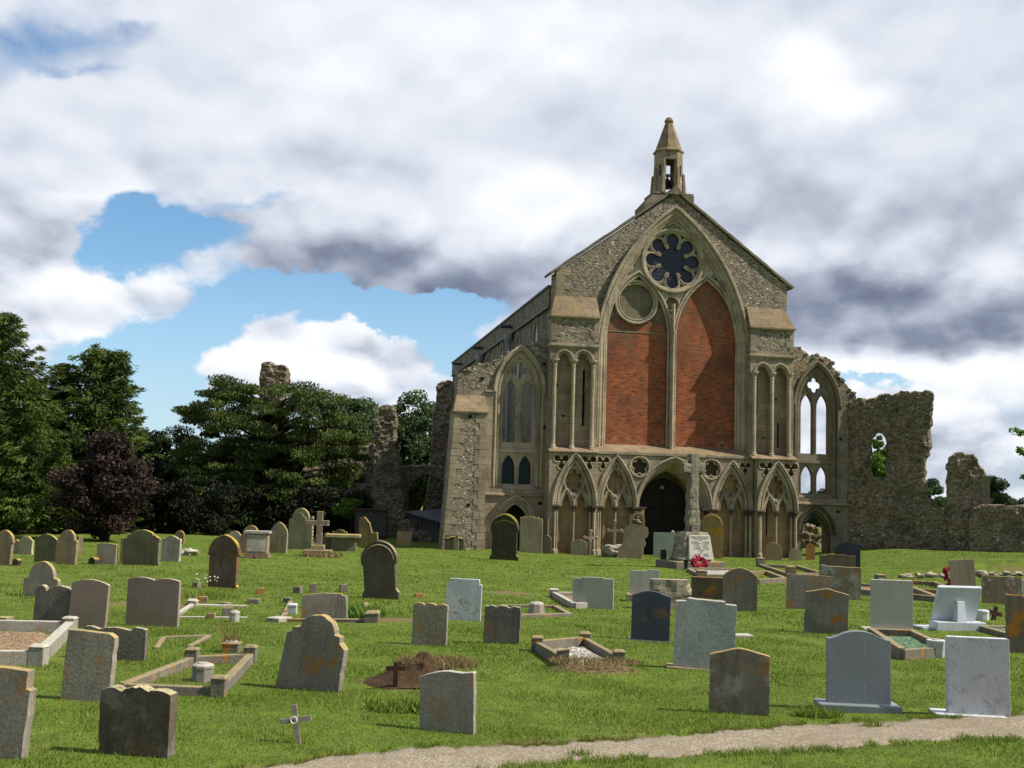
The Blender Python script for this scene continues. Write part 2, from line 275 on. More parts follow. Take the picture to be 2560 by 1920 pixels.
grave('lichg', (.25, .22, .165), (.16, .14, .10), .9, .6, (.3, .2, .03), bump=.5, topcol=YE)
grave('ochre', (.23, .17, .075), (.15, .11, .055), .4, .5, (.3, .2, .03), topcol=YE)
grave('ochre2', (.27, .18, .065), (.18, .125, .055), .5, 1., (.40, .21, .012), topcol=YE, lsc=1.4)
grave('marble', (.62, .64, .65), (.48, .50, .51), .15, 0, OR, vein=.75, bump=.1, top=.2, topcol=(.8, .8, .8), streak=.15, rough=.6)
grave('marble2', (.55, .56, .57), (.43, .44, .45), .2, 0, OR, vein=.55, bump=.1, top=.6, topcol=(.85, .86, .88), streak=.2, rough=.6)
grave('white', (.62, .655, .69), (.50, .53, .56), .1, 0, OR, vein=.1, bump=.05, top=0, streak=.1, rough=.45)
grave('lgrey', (.45, .44, .39), (.36, .35, .31), .25, .1, OR, bump=.2, top=.4, topcol=(.5, .48, .4), streak=.35)
grave('lgrey2', (.50, .48, .42), (.42, .40, .34), .25, .0, OR, bump=.15, top=.4, topcol=(.75, .73, .68), streak=.2)
grave('slate', (.062, .07, .085), (.045, .05, .062), .25, .35, OR, bump=.1, rough=.65, top=.2, topcol=(.2, .2, .2), streak=.2)
grave('black', (.016, .019, .03), (.012, .014, .022), .1, 0, OR, bump=.02, rough=.22, top=0, streak=0, spec=.5)
grave('granite', (.185, .205, .215), (.165, .185, .195), .25, 0, OR, bump=.05, rough=.5, top=0, streak=.08, spec=.4)
grave('rough', (.37, .385, .36), (.28, .29, .27), .5, .2, (.3, .28, .1), bump=1., bsc=16, top=.3, streak=.2)
grave('green', (.27, .30, .26), (.20, .225, .195), .4, .1, OR, bump=.5, bsc=20, streak=.3, topcol=(.5, .5, .45))
grave('stain', (.20, .165, .12), (.115, .095, .068), .6, .5, OR, .85, (.40, .385, .36), topcol=(.42, .30, .1))
grave('stain2', (.22, .195, .155), (.13, .115, .09), .5, .9, OR, .5, (.38, .37, .34), topcol=(.42, .25, .06))
grave('darkor', (.135, .105, .07), (.085, .065, .045), .5, .8, OR, topcol=(.35, .2, .04))
grave('darkor2', (.17, .14, .10), (.10, .085, .06), .5, .9, OR, topcol=(.45, .17, .01), top=1.)
grave('mott', (.20, .155, .11), (.13, .10, .07), .5, .8, (.45, .42, .36), lsc=9)
grave('pink', (.42, .27, .16), (.32, .22, .14), .3, .2, OR, topcol=(.3, .26, .16))
grave('boulder', (.24, .215, .155), (.11, .097, .068), .5, .3, OR, bump=1., bsc=9, topcol=(.4, .36, .26), streak=.1)
grave('kerb', (.185, .165, .13), (.105, .095, .075), .6, .9, OR, topcol=(.36, .28, .13), bump=.6)
grave('kerb_pale', (.40, .375, .32), (.24, .225, .19), .4, .3, OR, topcol=(.55, .52, .42))
grave('mem_stone', (.185, .175, .135), (.10, .095, .07), .6, .5, (.28, .27, .08), bump=1., bsc=13, topcol=(.4, .38, .2))
def pebbles(name, c1, c2, c3, sc):
    m, t, b = newmat(name, .9, .2); c = objco(t); e = t.vor(c, sc, 'F1', 1, 'Color'); d = t.vor(c, sc)
    col = t.ramp(t.sep(e)[0], [(0, c1), (.5, c2), (1, c3)]); t.put(b.inputs['Base Color'], col)
    t.put(b.inputs['Normal'], t.bump(d, .8, .03)); MAT[name] = m
pebbles('gravel_white', (.12, .10, .07), (.40, .37, .31), (.62, .60, .54), 26); pebbles('gravel_brown', (.16, .10, .055), (.27, .18, .10), (.38, .28, .17), 30)
pebbles('glass_chips', (.04, .10, .04), (.08, .17, .085), (.20, .28, .19), 22)
def leafmat(name, cols, rough=.6, sc=.6, trans=.25):
    m, t, b = newmat(name, rough, .25); g = t.node('ShaderNodeNewGeometry'); c = objco(t, False)
    r = g.outputs['Random Per Island']; n = t.noise(c, sc, 3, .6)
    col = t.ramp(t.M('ADD', t.M('MULTIPLY', r, .5), t.M('MULTIPLY', t.mr(n, .3, .7), .6)), [(.1, cols[0]), (.55, cols[1]), (1., cols[2])])
    t.put(b.inputs['Base Color'], col)
    tr = t.node('ShaderNodeBsdfTranslucent'); t.put(tr.inputs[0], col); ms = t.node('ShaderNodeMixShader'); ms.inputs[0].default_value = trans
    t.l.new(b.outputs[0], ms.inputs[1]); t.l.new(tr.outputs[0], ms.inputs[2])
    t.l.new(ms.outputs[0], [n for n in t.t.nodes if n.type == 'OUTPUT_MATERIAL'][0].inputs[0]); MAT[name] = m
leafmat('cypress_leaf', [(.024, .042, .010), (.065, .10, .016), (.17, .22, .035)], .6, .6, .15); leafmat('cedar_leaf', [(.022, .038, .009), (.07, .105, .02), (.175, .215, .045)], .6, .6, .15)
leafmat('purple_leaf', [(.014, .009, .008), (.034, .020, .016), (.10, .062, .048)], .6, 1., .1); leafmat('dark_leaf', [(.010, .020, .006), (.026, .042, .011), (.06, .085, .02)]); leafmat('yew_leaf', [(.004, .008, .003), (.009, .015, .005), (.02, .03, .009)], .7, .6, .1)  # near-black hedge leaves carry the deep shade under the trees in their colour
leafmat('poplar_leaf', [(.04, .075, .03), (.075, .125, .045), (.15, .21, .09)]); leafmat('bright_leaf', [(.07, .14, .02), (.13, .24, .03), (.22, .34, .06)])
leafmat('wood_leaf', [(.03, .055, .025), (.05, .085, .035), (.08, .12, .05)]); leafmat('grass_blade', [(.085, .15, .014), (.165, .235, .026), (.33, .345, .095)], .6, 1.1, .35)
leafmat('straw_blade', [(.16, .12, .05), (.27, .20, .09), (.38, .30, .15)], .8, 1.)
def ground_mat():
    m, t, b = newmat('lawn', .95, .1); c = objco(t, False)
    n1 = t.noise(c, .28, 5, .6); n2 = t.noise(c, 2.2, 5, .65); n3 = t.noise(t.V('MULTIPLY', c, (1, .6, 1)), 34, 4, .75)
    col = t.mix(t.mr(n1, .35, .65), (.11, .19, .02), (.165, .225, .032))
    col = t.mix(t.mr(n2, .42, .62), col, (.07, .118, .014)); col = t.mix(t.mr(n3, .45, .7), col, (.17, .20, .045)); col = t.mix(t.mr(n3, .45, .3), col, (.03, .062, .008))
    col = t.mix(t.mr(t.noise(t.V('ADD', c, (4, 1, 0)), .8, 6, .7), .60, .72, 0, .75), col, (.20, .165, .065))
    at = t.node('ShaderNodeAttribute', attribute_name='soil'); sm_ = t.mr(t.M('ADD', at.outputs['Fac'], t.M('MULTIPLY', t.M('SUBTRACT', n2, .5), .7)), .35, .65)
    col = t.mix(sm_, col, t.mix(n3, (.12, .085, .04), (.27, .205, .10)))
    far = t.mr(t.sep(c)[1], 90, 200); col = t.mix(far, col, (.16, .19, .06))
    t.put(b.inputs['Base Color'], col); t.put(b.inputs['Normal'], t.bump(t.M('ADD', n3, n2), .6, .05)); MAT['lawn'] = m
    m, t, b = newmat('path_gravel', .95, .15); c = objco(t, False)
    v = t.sep(t.vor(c, 75, 'F1', 1, 'Color'))[0]; n1 = t.noise(c, 1.3, 5, .65); n2 = t.noise(c, 110, 3, .7); n4 = t.noise(c, 6, 5, .7)
    col = t.ramp(v, [(0, (.20, .165, .115)), (.45, (.27, .225, .16)), (.85, (.35, .295, .21)), (1, (.55, .50, .40))])
    col = t.mix(t.mr(n1, .4, .7, 0, .6), col, (.22, .175, .12)); col = t.mix(t.mr(n2, .5, .75, 0, .5), col, (.13, .10, .07)); col = t.mix(t.mr(n4, .52, .7, 0, .6), col, (.40, .34, .24))
    t.put(b.inputs['Base Color'], col); t.put(b.inputs['Normal'], t.bump(t.M('ADD', t.M('MULTIPLY', t.vor(c, 75), .5), n2), .35, .012)); MAT['path_gravel'] = m
ground_mat()

# ------------------------------------------------------------------ mesh helpers
def tag(o, label=None, cat=None, group=None, kind=None):
    if label: o['label'] = label
    if cat: o['category'] = cat
    if group: o['group'] = group
    if kind: o['kind'] = kind
    return o
def empty(name, loc, rz=0., label=None, cat=None, group=None):
    o = bpy.data.objects.new(name, None); o.location = loc; o.rotation_euler = (0, 0, rz); o.empty_display_size = .2; COL.objects.link(o)
    return tag(o, label, cat, group)
class MB:
    def __init__(s): s.v = []; s.f = []
    def add(s, vs, fs):
        k = len(s.v); s.v += [tuple(p) for p in vs]; s.f += [tuple(i+k for i in f) for f in fs]; return s
    def box(s, x0, x1, y0, y1, z0, z1):
        return s.add([(x0,y0,z0),(x1,y0,z0),(x1,y1,z0),(x0,y1,z0),(x0,y0,z1),(x1,y0,z1),(x1,y1,z1),(x0,y1,z1)],
                     [(0,3,2,1),(4,5,6,7),(0,1,5,4),(1,2,6,5),(2,3,7,6),(3,0,4,7)])
    def hull(s, bot, top):               # two matching loops of points
        n = len(bot); return s.add(list(bot)+list(top), [tuple(range(n-1, -1, -1)), tuple(range(n, 2*n))]+[(i, (i+1) % n, (i+1) % n+n, i+n) for i in range(n)])
    def plate(s, outer, holes=(), y0=0., y1=.3):
        loops = [list(outer)]+[list(h) for h in holes]
        tris = tessellate_polygon([[Vector((p[0], p[1], 0)) for p in l] for l in loops]); flat = [p for l in loops for p in l]; n = len(flat)
        fs = []
        for a, b, c in tris:
            A, B, C = flat[a], flat[b], flat[c]
            if (B[0]-A[0])*(C[1]-A[1])-(B[1]-A[1])*(C[0]-A[0]) < 0: b, c = c, b
            fs += [(a, b, c), (a+n, c+n, b+n)]
        k = 0
        for li, l in enumerate(loops):
            m = len(l); ar = sum(l[i][0]*l[(i+1) % m][1]-l[(i+1) % m][0]*l[i][1] for i in range(m))
            for i in range(m):
                a, b = k+i, k+(i+1) % m
                if (ar > 0) == (li == 0): fs.append((a, a+n, b+n, b))
                else: fs.append((a, b, b+n, a+n))
            k += m
        return s.add([(p[0], y0, p[1]) for p in flat]+[(p[0], y1, p[1]) for p in flat], fs)
    def tube(s, pts, r, seg=6, closed=False, caps=True):
        pts = [Vector(p) for p in pts]; n = len(pts); vs = []
        rs = r if isinstance(r, (list, tuple)) else [r]*n
        up0 = None
        for i, p in enumerate(pts):
            a = pts[(i-1) % n] if (closed or i > 0) else p; b = pts[(i+1) % n] if (closed or i < n-1) else p
            d = (b-a).normalized() if (b-a).length > 1e-9 else Vector((0, 0, 1))
            if up0 is None: up0 = Vector((0, 1, 0)) if abs(d.y) < .9 else Vector((1, 0, 0))
            x = d.cross(up0).normalized(); y = x.cross(d).normalized(); up0 = y
            for j in range(seg):
                t = 2*math.pi*j/seg; vs.append(p+(x*math.cos(t)+y*math.sin(t))*rs[i])
        fs = []
        for i in range(n if closed else n-1):
            for j in range(seg):
                a = i*seg+j; b = i*seg+(j+1) % seg; c = ((i+1) % n)*seg+(j+1) % seg; d = ((i+1) % n)*seg+j; fs.append((a, b, c, d))
        if caps and not closed: fs += [tuple(range(seg-1, -1, -1)), tuple(range((n-1)*seg, n*seg))]
        return s.add(vs, fs)
    def lathe(s, prof, cx=0., cy=0., seg=12, ph=0.):
        n = len(prof); vs = []
        for r, z in prof:
            for j in range(seg): t = ph+2*math.pi*j/seg; vs.append((cx+r*math.cos(t), cy+r*math.sin(t), z))
        fs = [(i*seg+j, i*seg+(j+1) % seg, (i+1)*seg+(j+1) % seg, (i+1)*seg+j) for i in range(n-1) for j in range(seg)]
        fs += [tuple(range(seg-1, -1, -1)), tuple(range((n-1)*seg, n*seg))]
        return s.add(vs, fs)
    def blob(s, c, r, seed=0, amp=.25, n=2, fr=1.3):
        import bmesh
        bm = bmesh.new(); bmesh.ops.create_icosphere(bm, subdivisions=n, radius=1.); bm.verts.ensure_lookup_table()
        vs = []
        for v in bm.verts:
            k = 1+amp*mnoise.noise(v.co*fr+Vector((seed*3.1, seed*1.7, seed)))
            vs.append((c[0]+v.co.x*k*r[0], c[1]+v.co.y*k*r[1], c[2]+v.co.z*k*r[2]))
        fs = [tuple(v.index for v in f.verts) for f in bm.faces]; bm.free(); return s.add(vs, fs)
    def build(s, name, mat, parent=None, smooth=False, bevel=0.):
        me = bpy.data.meshes.new(name); me.from_pydata(s.v, [], s.f); me.materials.append(MAT[mat]); me.update()
        if smooth:
            for p in me.polygons: p.use_smooth = True
        o = bpy.data.objects.new(name, me); COL.objects.link(o)
        if parent is not None: o.parent = parent
        if bevel:
            b = o.modifiers.new('bevel', 'BEVEL'); b.width = bevel; b.segments = 2; b.limit_method = 'ANGLE'; b.angle_limit = R(35)
        return o
def npmesh(name, V, F, mat, parent=None, kind=None):
    me = bpy.data.meshes.new(name); V = np.asarray(V, np.float32); F = np.asarray(F, np.int32); k = F.shape[1]
    me.vertices.add(len(V)); me.vertices.foreach_set('co', V.ravel()); me.loops.add(F.size); me.loops.foreach_set('vertex_index', F.ravel())
    me.polygons.add(len(F)); me.polygons.foreach_set('loop_start', np.arange(0, F.size, k, dtype=np.int32)); me.polygons.foreach_set('loop_total', np.full(len(F), k, np.int32))
    me.update(calc_edges=True); me.materials.append(MAT[mat]); o = bpy.data.objects.new(name, me); COL.objects.link(o)
    if parent is not None: o.parent = parent
    if kind: o['kind'] = kind
    return o
def arch(c, hw, zs, rise, n=12):         # pointed arch, left spring to right spring
    Rr = (hw*hw+rise*rise)/(2*hw); te = math.acos(max(-1, min(1, (hw-Rr)/Rr))); L = []
    for i in range(n+1):
        t = math.pi+(te-math.pi)*i/n; L.append((c-hw+Rr+Rr*math.cos(t), zs+Rr*math.sin(t)))
    return L+[(2*c-x, z) for x, z in reversed(L[:-1])]
def circ(cx, cz, r, n=28, r2=None): return [(cx+r*math.cos(2*math.pi*i/n), cz+(r2 or r)*math.sin(2*math.pi*i/n)) for i in range(n)]
def foil(cx, cz, k, d, rl, rc, n=72, ph=math.pi/2, sz=1.):   # k-lobed outline
    P = []
    for i in range(n):
        t = 2*math.pi*i/n; best = rc
        for j in range(k):
            a = ph+2*math.pi*j/k; q = math.cos(t-a)*d; disc = rl*rl-d*d+q*q
            if disc > 0: best = max(best, q+math.sqrt(disc))
        P.append((cx+best*math.cos(t), cz+sz*best*math.sin(t)))
    return P
def y3(P, y): return [(p[0], y, p[1]) for p in P]
import math
def sm(a,b,x):
    t=min(1.,max(0.,(x-a)/(b-a))); return t*t*(3-2*t)
MOUNDS=[(-.92,12.5,.5,.45,.14),(1.08,13.75,.50,.30,.15),(-6.3,20.3,1.1,.6,.10),(3.55,13.7,.3,.25,.06),(.1,26.0,.7,.5,.07),(-1.75,18.9,.9,.5,.05)]
def T(x,y):
    z=-.0111*(min(max(y,10.),46.)-10)+.12*sm(3,-3,x)*sm(36,47,y)
    z+=.035*math.sin(x*.55+1.3)*math.sin(y*.42+.4)+.012*math.sin(x*1.9+y*.7)*math.sin(y*1.6-x*.4)
    z+=.62*sm(11.5,17,x)*sm(37.7,38.4,y-.12*(x-14))*(1-.35*sm(46,60,y))
    for a,b,rx,ry,h in MOUNDS:
        q=((x-a)/rx)**2+((y-b)/ry)**2
        if q<9: z+=h*math.exp(-q)
    return z

# ------------------------------------------------------------------ ground
PU = [(-7., 4.6), (-3.5, 7.0), (-2.13, 8.1), (-1.63, 8.6), (-1.29, 8.98), (-.81, 9.42), (-.21, 9.62), (.18, 9.60), (.5, 9.72), (1.2, 10.1), (1.66, 10.36), (2.32, 10.62), (3.22, 10.98), (3.96, 11.2), (5.04, 11.46), (7, 11.9), (12, 13.)]
PL = [(-7., 3.9), (-3.5, 6.6), (-1.6, 7.9), (-.11, 8.80), (.4, 9.03), (.7, 9.2), (1.2, 9.36), (1.53, 9.46), (1.77, 9.6), (2.88, 9.88), (3.3, 10.02), (4.54, 10.32), (7, 10.9), (12, 12.)]
xs_u, ys_u = zip(*PU); xs_l, ys_l = zip(*PL)
def pu(x): return float(np.interp(x, xs_u, ys_u))+.03*math.sin(x*3.1)+.035*math.sin(x*9.7+1)+.03*math.sin(x*23.+.4)+.025*math.sin(x*57.)+.02*math.sin(x*97+math.sin(x*31))
def pl(x): return float(np.interp(x, xs_l, ys_l))+.02*math.sin(x*3.3+2)+.03*math.sin(x*12.9)+.025*math.sin(x*27.)+.018*math.sin(x*61.)
def soil(x, y):
    s = 0.
    for k, (a, b, rx, ry, h) in enumerate(MOUNDS):
        if k in (3,): continue
        q = ((x-a)/rx)**2+((y-b)/ry)**2; s = max(s, (1.15 if k < 2 else .75)*math.exp(-q*.75))
    if -6 < x < 12 and y < 14:
        d = y-pu(x); s = max(s, (.62+.2*math.sin(x*2.7)+.16*math.sin(x*7.9))*math.exp(-(max(d, 0)/(.16+.20*math.exp(-((x-.9)/1.3)**2)+.05*math.sin(x*5.3)))**2) if d > -.3 else 0)
        d2 = pl(x)-y; s = max(s, .5*math.exp(-(max(d2, 0)/.06)**2) if d2 > -.3 else 0)
    if x > 12: s = max(s, .62*math.exp(-((y-.12*(x-14)-38.0)/.25)**2)*sm(12.5, 14.5, x))
    return s
gx = [-3000, -900, -300, -150, -90, -60, -45, -36, -30]+list(np.arange(-26, 26.01, .17))+[30, 36, 45, 60, 90, 150, 300, 900, 3000]
gy = [-200, -60, -20, -8, -2, 1, 3, 4.5, 5.5]+list(np.arange(6.2, 28, .15))+list(np.arange(28, 60, .4))+[62, 66, 72, 80, 95, 120, 160, 240, 400, 700, 1300, 3000]
GV = np.array([(x, y, T(x, y)) for y in gy for x in gx], np.float32); nx = len(gx)
idx = np.arange(len(GV)).reshape(len(gy), nx)
GF = np.stack([idx[:-1, :-1], idx[:-1, 1:], idx[1:, 1:], idx[1:, :-1]], -1).reshape(-1, 4)
ground = npmesh('ground', GV, GF, 'lawn', kind='structure')
at = ground.data.attributes.new('soil', 'FLOAT', 'POINT'); at.data.foreach_set('value', np.array([soil(float(p[0]), float(p[1])) for p in GV], np.float32))
ground.data.polygons.foreach_set('use_smooth', np.ones(len(GF), bool))
PX = np.arange(-6.9, 11.9, .05); PN = 12
PV = []
for x in PX:
    a, b = pl(x), pu(x)
    for k in range(PN+1):
        t = min(1, max(0, (k-1)/(PN-2))); y = a+(b-a)*t; PV.append((x, y+(.02 if k == PN else -.02 if k == 0 else 0), T(x, y)+(-.05 if k in (0, PN) else .006+.012*math.sin(math.pi*t))))
idx = np.arange(len(PV)).reshape(len(PX), PN+1)
PF = np.stack([idx[:-1, :-1], idx[1:, :-1], idx[1:, 1:], idx[:-1, 1:]], -1).reshape(-1, 4)
path = npmesh('path', PV, PF, 'path_gravel', kind='structure')

# grass blades on the mown lawn
def grass(n_list):
    Vs = []
    for (y0, y1, n, h, wd) in n_list:
        y = rng.uniform(y0, y1, n); x = rng.uniform(-1, 1, n)*(y*.58+3.)
        keep = np.array([not (pl(a)+.03+.05*math.sin(a*31)+.03*math.sin(a*83) < b < pu(a)-.03+.06*math.sin(a*41.)+.03*math.sin(a*97)) and soil(a, b) < .45+.25*math.sin(a*7.3)*math.sin(b*9.1) for a, b in zip(x, y)])
        worn = np.sin(x*.9+np.sin(y*.8)*1.7+2)*np.sin(y*1.1+np.sin(x*1.4)*1.2)+.35*np.sin(x*3.7+y*2.9)
        keep &= rng.random(n) > np.clip((worn-.55)*1.6, 0, .8)
        x, y = x[keep], y[keep]; n = len(x); z = np.array([T(a, b) for a, b in zip(x, y)])
        patch = .75+.5*np.sin(x*1.7+np.sin(y*1.3)*2)*np.sin(y*2.1+np.sin(x*.9))+.25*np.sin(x*5.3+y*3.1)
        hh = h*np.clip(patch, .5, 1.15)*rng.uniform(.5, 1.3, n); a = rng.uniform(0, 2*np.pi, n); ww = wd*rng.uniform(.7, 1.3, n)
        lx, ly = rng.normal(0, .45, n)*hh, rng.normal(0, .45, n)*hh
        P = np.zeros((n, 3, 3), np.float32)
        P[:, 0] = np.stack([x-np.cos(a)*ww, y-np.sin(a)*ww, z-.01], 1); P[:, 1] = np.stack([x+np.cos(a)*ww, y+np.sin(a)*ww, z-.01], 1)
        P[:, 2] = np.stack([x+lx, y+ly, z+hh], 1); Vs.append(P)
    for fn, nn in ((pl, 9000), (pu, 7000)):               # ragged grass creeping over the path edges
        x = rng.uniform(-4, 7.5, nn); x = x[np.sin(x*3.3)+np.sin(x*8.1)+.6*np.sin(x*19.) > -.5]; n = len(x); s = -1 if fn is pl else 1
        y = np.array([fn(a) for a in x])+s*rng.normal(.045, .05, n); z = np.array([T(a, b) for a, b in zip(x, y)]); hh = rng.uniform(.02, .055, n); a = rng.uniform(0, 6.28, n)
        P = np.zeros((n, 3, 3), np.float32); P[:, 0] = np.stack([x-np.cos(a)*.005, y-np.sin(a)*.005, z], 1); P[:, 1] = np.stack([x+np.cos(a)*.005, y+np.sin(a)*.005, z], 1)
        P[:, 2] = np.stack([x+rng.normal(0, .5, n)*hh, y-s*rng.uniform(0, .9, n)*hh, z+hh], 1); Vs.append(P)
    V = np.concatenate(Vs).reshape(-1, 3); return V, np.arange(len(V)).reshape(-1, 3)
gV, gF = grass([(5.8, 9, 95000, .036, .0045), (9, 13, 160000, .030, .0055), (13, 20, 160000, .033, .008), (20, 32, 100000, .042, .013), (32, 49, 50000, .042, .02)])
tag(npmesh('grass', gV, gF, 'grass_blade'), 'short mown green grass of the churchyard lawn', 'grass', kind='stuff')

# ------------------------------------------------------------------ the priory church; local X along the front, Y into the building, Z up
TH = .1815; CO = Vector((6.929, 49.986, -.53))
church = empty('priory_church', CO, TH, 'large ruined priory church with flint gable, bricked-up great window, carved arcades and bellcote', 'church')
def ch(name, mb, mat, parent=None, **k): return mb.build(name, mat, parent or church, **k)
GSL = 4.0/5.45
# --- gable wall of flint with the great window opening
hood = arch(0, 3.45, 8.5, 6.75, 20)
m = MB().plate([(-5.25, 4.35), (-3.45, 4.35)]+hood+[(3.45, 4.35), (5.25, 4.35), (5.25, 12.1), (0, 15.95), (-5.25, 12.1)], (), 0, 1.0)
wall = ch('gable_wall', m, 'flint')
for s in (-1, 1):
    mq = MB(); z = 11.05; k = 0
    while z < 12.0:
        l = .62 if k % 2 else .36
        mq.box(min(s*5.254, s*(5.25-l)), max(s*5.254, s*(5.25-l)), -.012, .4, z, z+.29); z += .30; k += 1
    ch('corner_stone', mq, 'ashlar', wall)
# coping along both slopes with kneelers
mc = MB()
for s in (-1, 1):
    A, B = Vector((s*5.5, 0, 11.98)), Vector((0, 0, 16.02)); d = (B-A).normalized(); nn = Vector((-d.z, 0, d.x)) if d.x > 0 else Vector((d.z, 0, -d.x))
    n = 9
    for i in range(n):
        p, q = A.lerp(B, i/n), A.lerp(B, (i+.997)/n); h = .10+.008*math.sin(i*3.1+s)
        bot = [p+Vector((0, -.1, 0)), q+Vector((0, -.1, 0)), q+Vector((0, 1.1, 0)), p+Vector((0, 1.1, 0))]
        mc.hull(bot, [v+nn*h for v in bot])
mc.plate([(-.34, 15.86), (.34, 15.86), (0, 16.28)], (), -.14, 1.1)
ch('gable_coping', mc, 'ashlar_grey')

# --- great window
FYC_ = -.47
gw = empty('great_window', (0, -.13, 0)); gw.parent = church
def ring(d0, d1, y0, y1, c=0, hw=3.45, zs=8.5, rise=6.75, zb=4.6, n=20, kr=1.5):
    a = arch(c, hw-d0, zs, rise-d0*kr, n); b = arch(c, hw-d1, zs, rise-d1*kr, n)
    return [(c-hw+d0, zb)]+a+[(c+hw-d0, zb)]+[(c+hw-d1, zb)]+b[::-1]+[(c-hw+d1, zb)], y0, y1
m = MB()
for d0, d1, y0, y1 in ((0, .14, .02, .6), (.14, .28, .12, .6), (.28, .42, .22, .6)):
    p, a, b = ring(d0, d1, y0, y1); m.plate(p, (), a, b)
for d, y, r in ((-.02, -.03, .075), (.14, .05, .06), (.21, .1, .045), (.28, .16, .055), (.38, .22, .05)):
    zb = 9.2 if d < 0 else 4.75
    m.tube(y3([(-3.45+d, zb)]+arch(0, 3.45-d, 8.5, 6.75-d*1.5, 20)+[(3.45-d, zb)], y), r, 6)
ch('window_arch', m, 'carved', gw, smooth=False)
IN = arch(0, 3.06, 8.5, 6.75-.42*1.5, 20)
rose_c = (-.02, 12.93)
lanL = arch(-1.56, 1.40, 9.6, 2.55, 12); lanR = arch(1.56, 1.40, 9.6, 2.62, 12)
tri = [(2.02, 12.55), (2.2, 12.15), (1.72, 12.35)]; 
m = MB().plate([(-3.06, 4.5)]+IN+[(3.06, 4.5), (2.96, 4.5)]+lanR[::-1]+[(.16, 4.5), (-.16, 4.5)]+lanL[::-1]+[(-2.96, 4.5)],
    [circ(*rose_c, 1.30, 40), circ(-.03, 11.02, .29, 18), circ(0, 14.44, .13, 12), [(-2.02, 12.62), (-1.72, 12.3), (-2.22, 12.12)], [(2.02, 12.62), (2.22, 12.12), (1.72, 12.3)], [(-.42, 14.3), (-.18, 14.5), (-.16, 14.3)], [(.42, 14.3), (.16, 14.3), (.18, 14.5)]], .27, .52)
for c, A_r in ((-1.56, lanL), (1.56, lanR)):
    for d, y, r in ((0, .25, .05), (-.12, .21, .055)):
        top = arch(c, 1.40-d, 9.6, 2.58-d*1.5, 14); m.tube(y3([(top[0][0], 4.75)]+top+[(top[-1][0], 4.75)], y), r, 6)
m.tube(y3(circ(*rose_c, 1.38, 40), .2), .075, 6, True); m.tube(y3(circ(*rose_c, 1.28, 40), .25), .05, 6, True)
m.tube(y3(circ(-.03, 11.02, .33, 18), .24), .04, 5, True); m.tube(y3(circ(0, 14.44, .17, 12), .24), .035, 5, True)
m.tube(y3(circ(0, 14.44, .07, 10), .3), .04, 5, True)
ch('tracery', m, 'carved', gw)
m = MB().tube([(0, .10, 4.45), (0, .10, 11.0)], .085, 8); m.tube([(0, .10, 4.4), (0, .10, 4.62)], [.15, .1], 8); m.tube([(0, .1, 9.55), (0, .1, 9.8)], [.09, .15], 8)
for s in (-1, 1):
    for q in (3.24, 3.06):
        m.tube([(s*q, .06 if q > 3.1 else .2, 4.6), (s*q, .06 if q > 3.1 else .2, 9.65)], .06, 8)
ch('mullion', m, 'carved', gw)
# rose: eight-lobed opening, carved cusps, leaded glass
m = MB(); hol = []
for j in range(8):
    a = math.pi/8+j*math.pi/4; ca, sa = math.cos(a), math.sin(a)
    hol.append([(rose_c[0]+r*math.cos(a+q), rose_c[1]+r*math.sin(a+q)) for r, q in ((1.08, 0), (1.22, .09), (1.22, -.09))])
m.plate(circ(*rose_c, 1.31, 48), [foil(*rose_c, 8, .93, .315, .60, 144)]+hol, .32, .46)
fo = foil(*rose_c, 8, .93, .32, .60, 144)
m.tube(y3(fo, .31), .035, 5, True)
rose = ch('rose_window', m, 'carved', gw)
for j in range(8):
    m = MB(); a = math.pi/8+j*math.pi/4
    for q, (rr, da) in enumerate(((.66, 0), (.72, .08), (.72, -.08), (.78, 0), (.62, .06), (.62, -.06))):
        m.blob((rose_c[0]+rr*math.cos(a+da), .29, rose_c[1]+rr*math.sin(a+da)), (.055, .05, .055), j*7+q, .3, 1)
    ch('leaf_boss', m, 'carved', rose)
ch('pane', MB().plate(circ(*rose_c, 1.3, 40), (), .43, .45), 'rose_glass', rose)
# brick infill (two lights) and blocked roundels
for c, lan, top in ((-1.56, lanL, 1), (1.56, lanR, 0)):
    q = arch(c, 1.45, 9.6, 2.65, 12)
    if top:
        q = [(c-1.45, 9.6), (c-1.3, 10.0), (c-1.05, 10.28), (c-.55, 10.16), (c, 10.02), (c+.5, 10.18), (c+.75, 10.28), (c+1.1, 10.1), (c+1.38, 9.7)]
    ch('brick_panel', MB().plate([(c-1.45, 4.5)]+q+[(c+1.45, 4.5)], (), .38, .5), 'red_brick', gw)
m = MB(); rc = (-1.62, 11.02)
m.plate(circ(*rc, .95, 36), [circ(*rc, .80, 36)], .33, .48); m.tube(y3(circ(*rc, .93, 36), .31), .06, 6, True); m.tube(y3(circ(*rc, .80, 36), .33), .035, 5, True)
ch('roundel', m, 'carved', gw)
for P_ in (arch(-1.56, 1.45, 9.55, 2.7, 12), circ(-.03, 11.02, .32, 18), [(-.5, 14.2), (.5, 14.2), (0, 14.75)], [(-2.3, 12.0), (-1.6, 12.0), (-1.9, 12.75)], [(2.3, 12.0), (1.6, 12.0), (1.9, 12.75)]):
    ch('blocked_infill', MB().plate(P_, (), .45, .51), 'ashlar_grey', gw)
ch('brick_course', MB().box(-2.96, -.16, .362, .375, 9.68, 9.72), 'ashlar', gw)
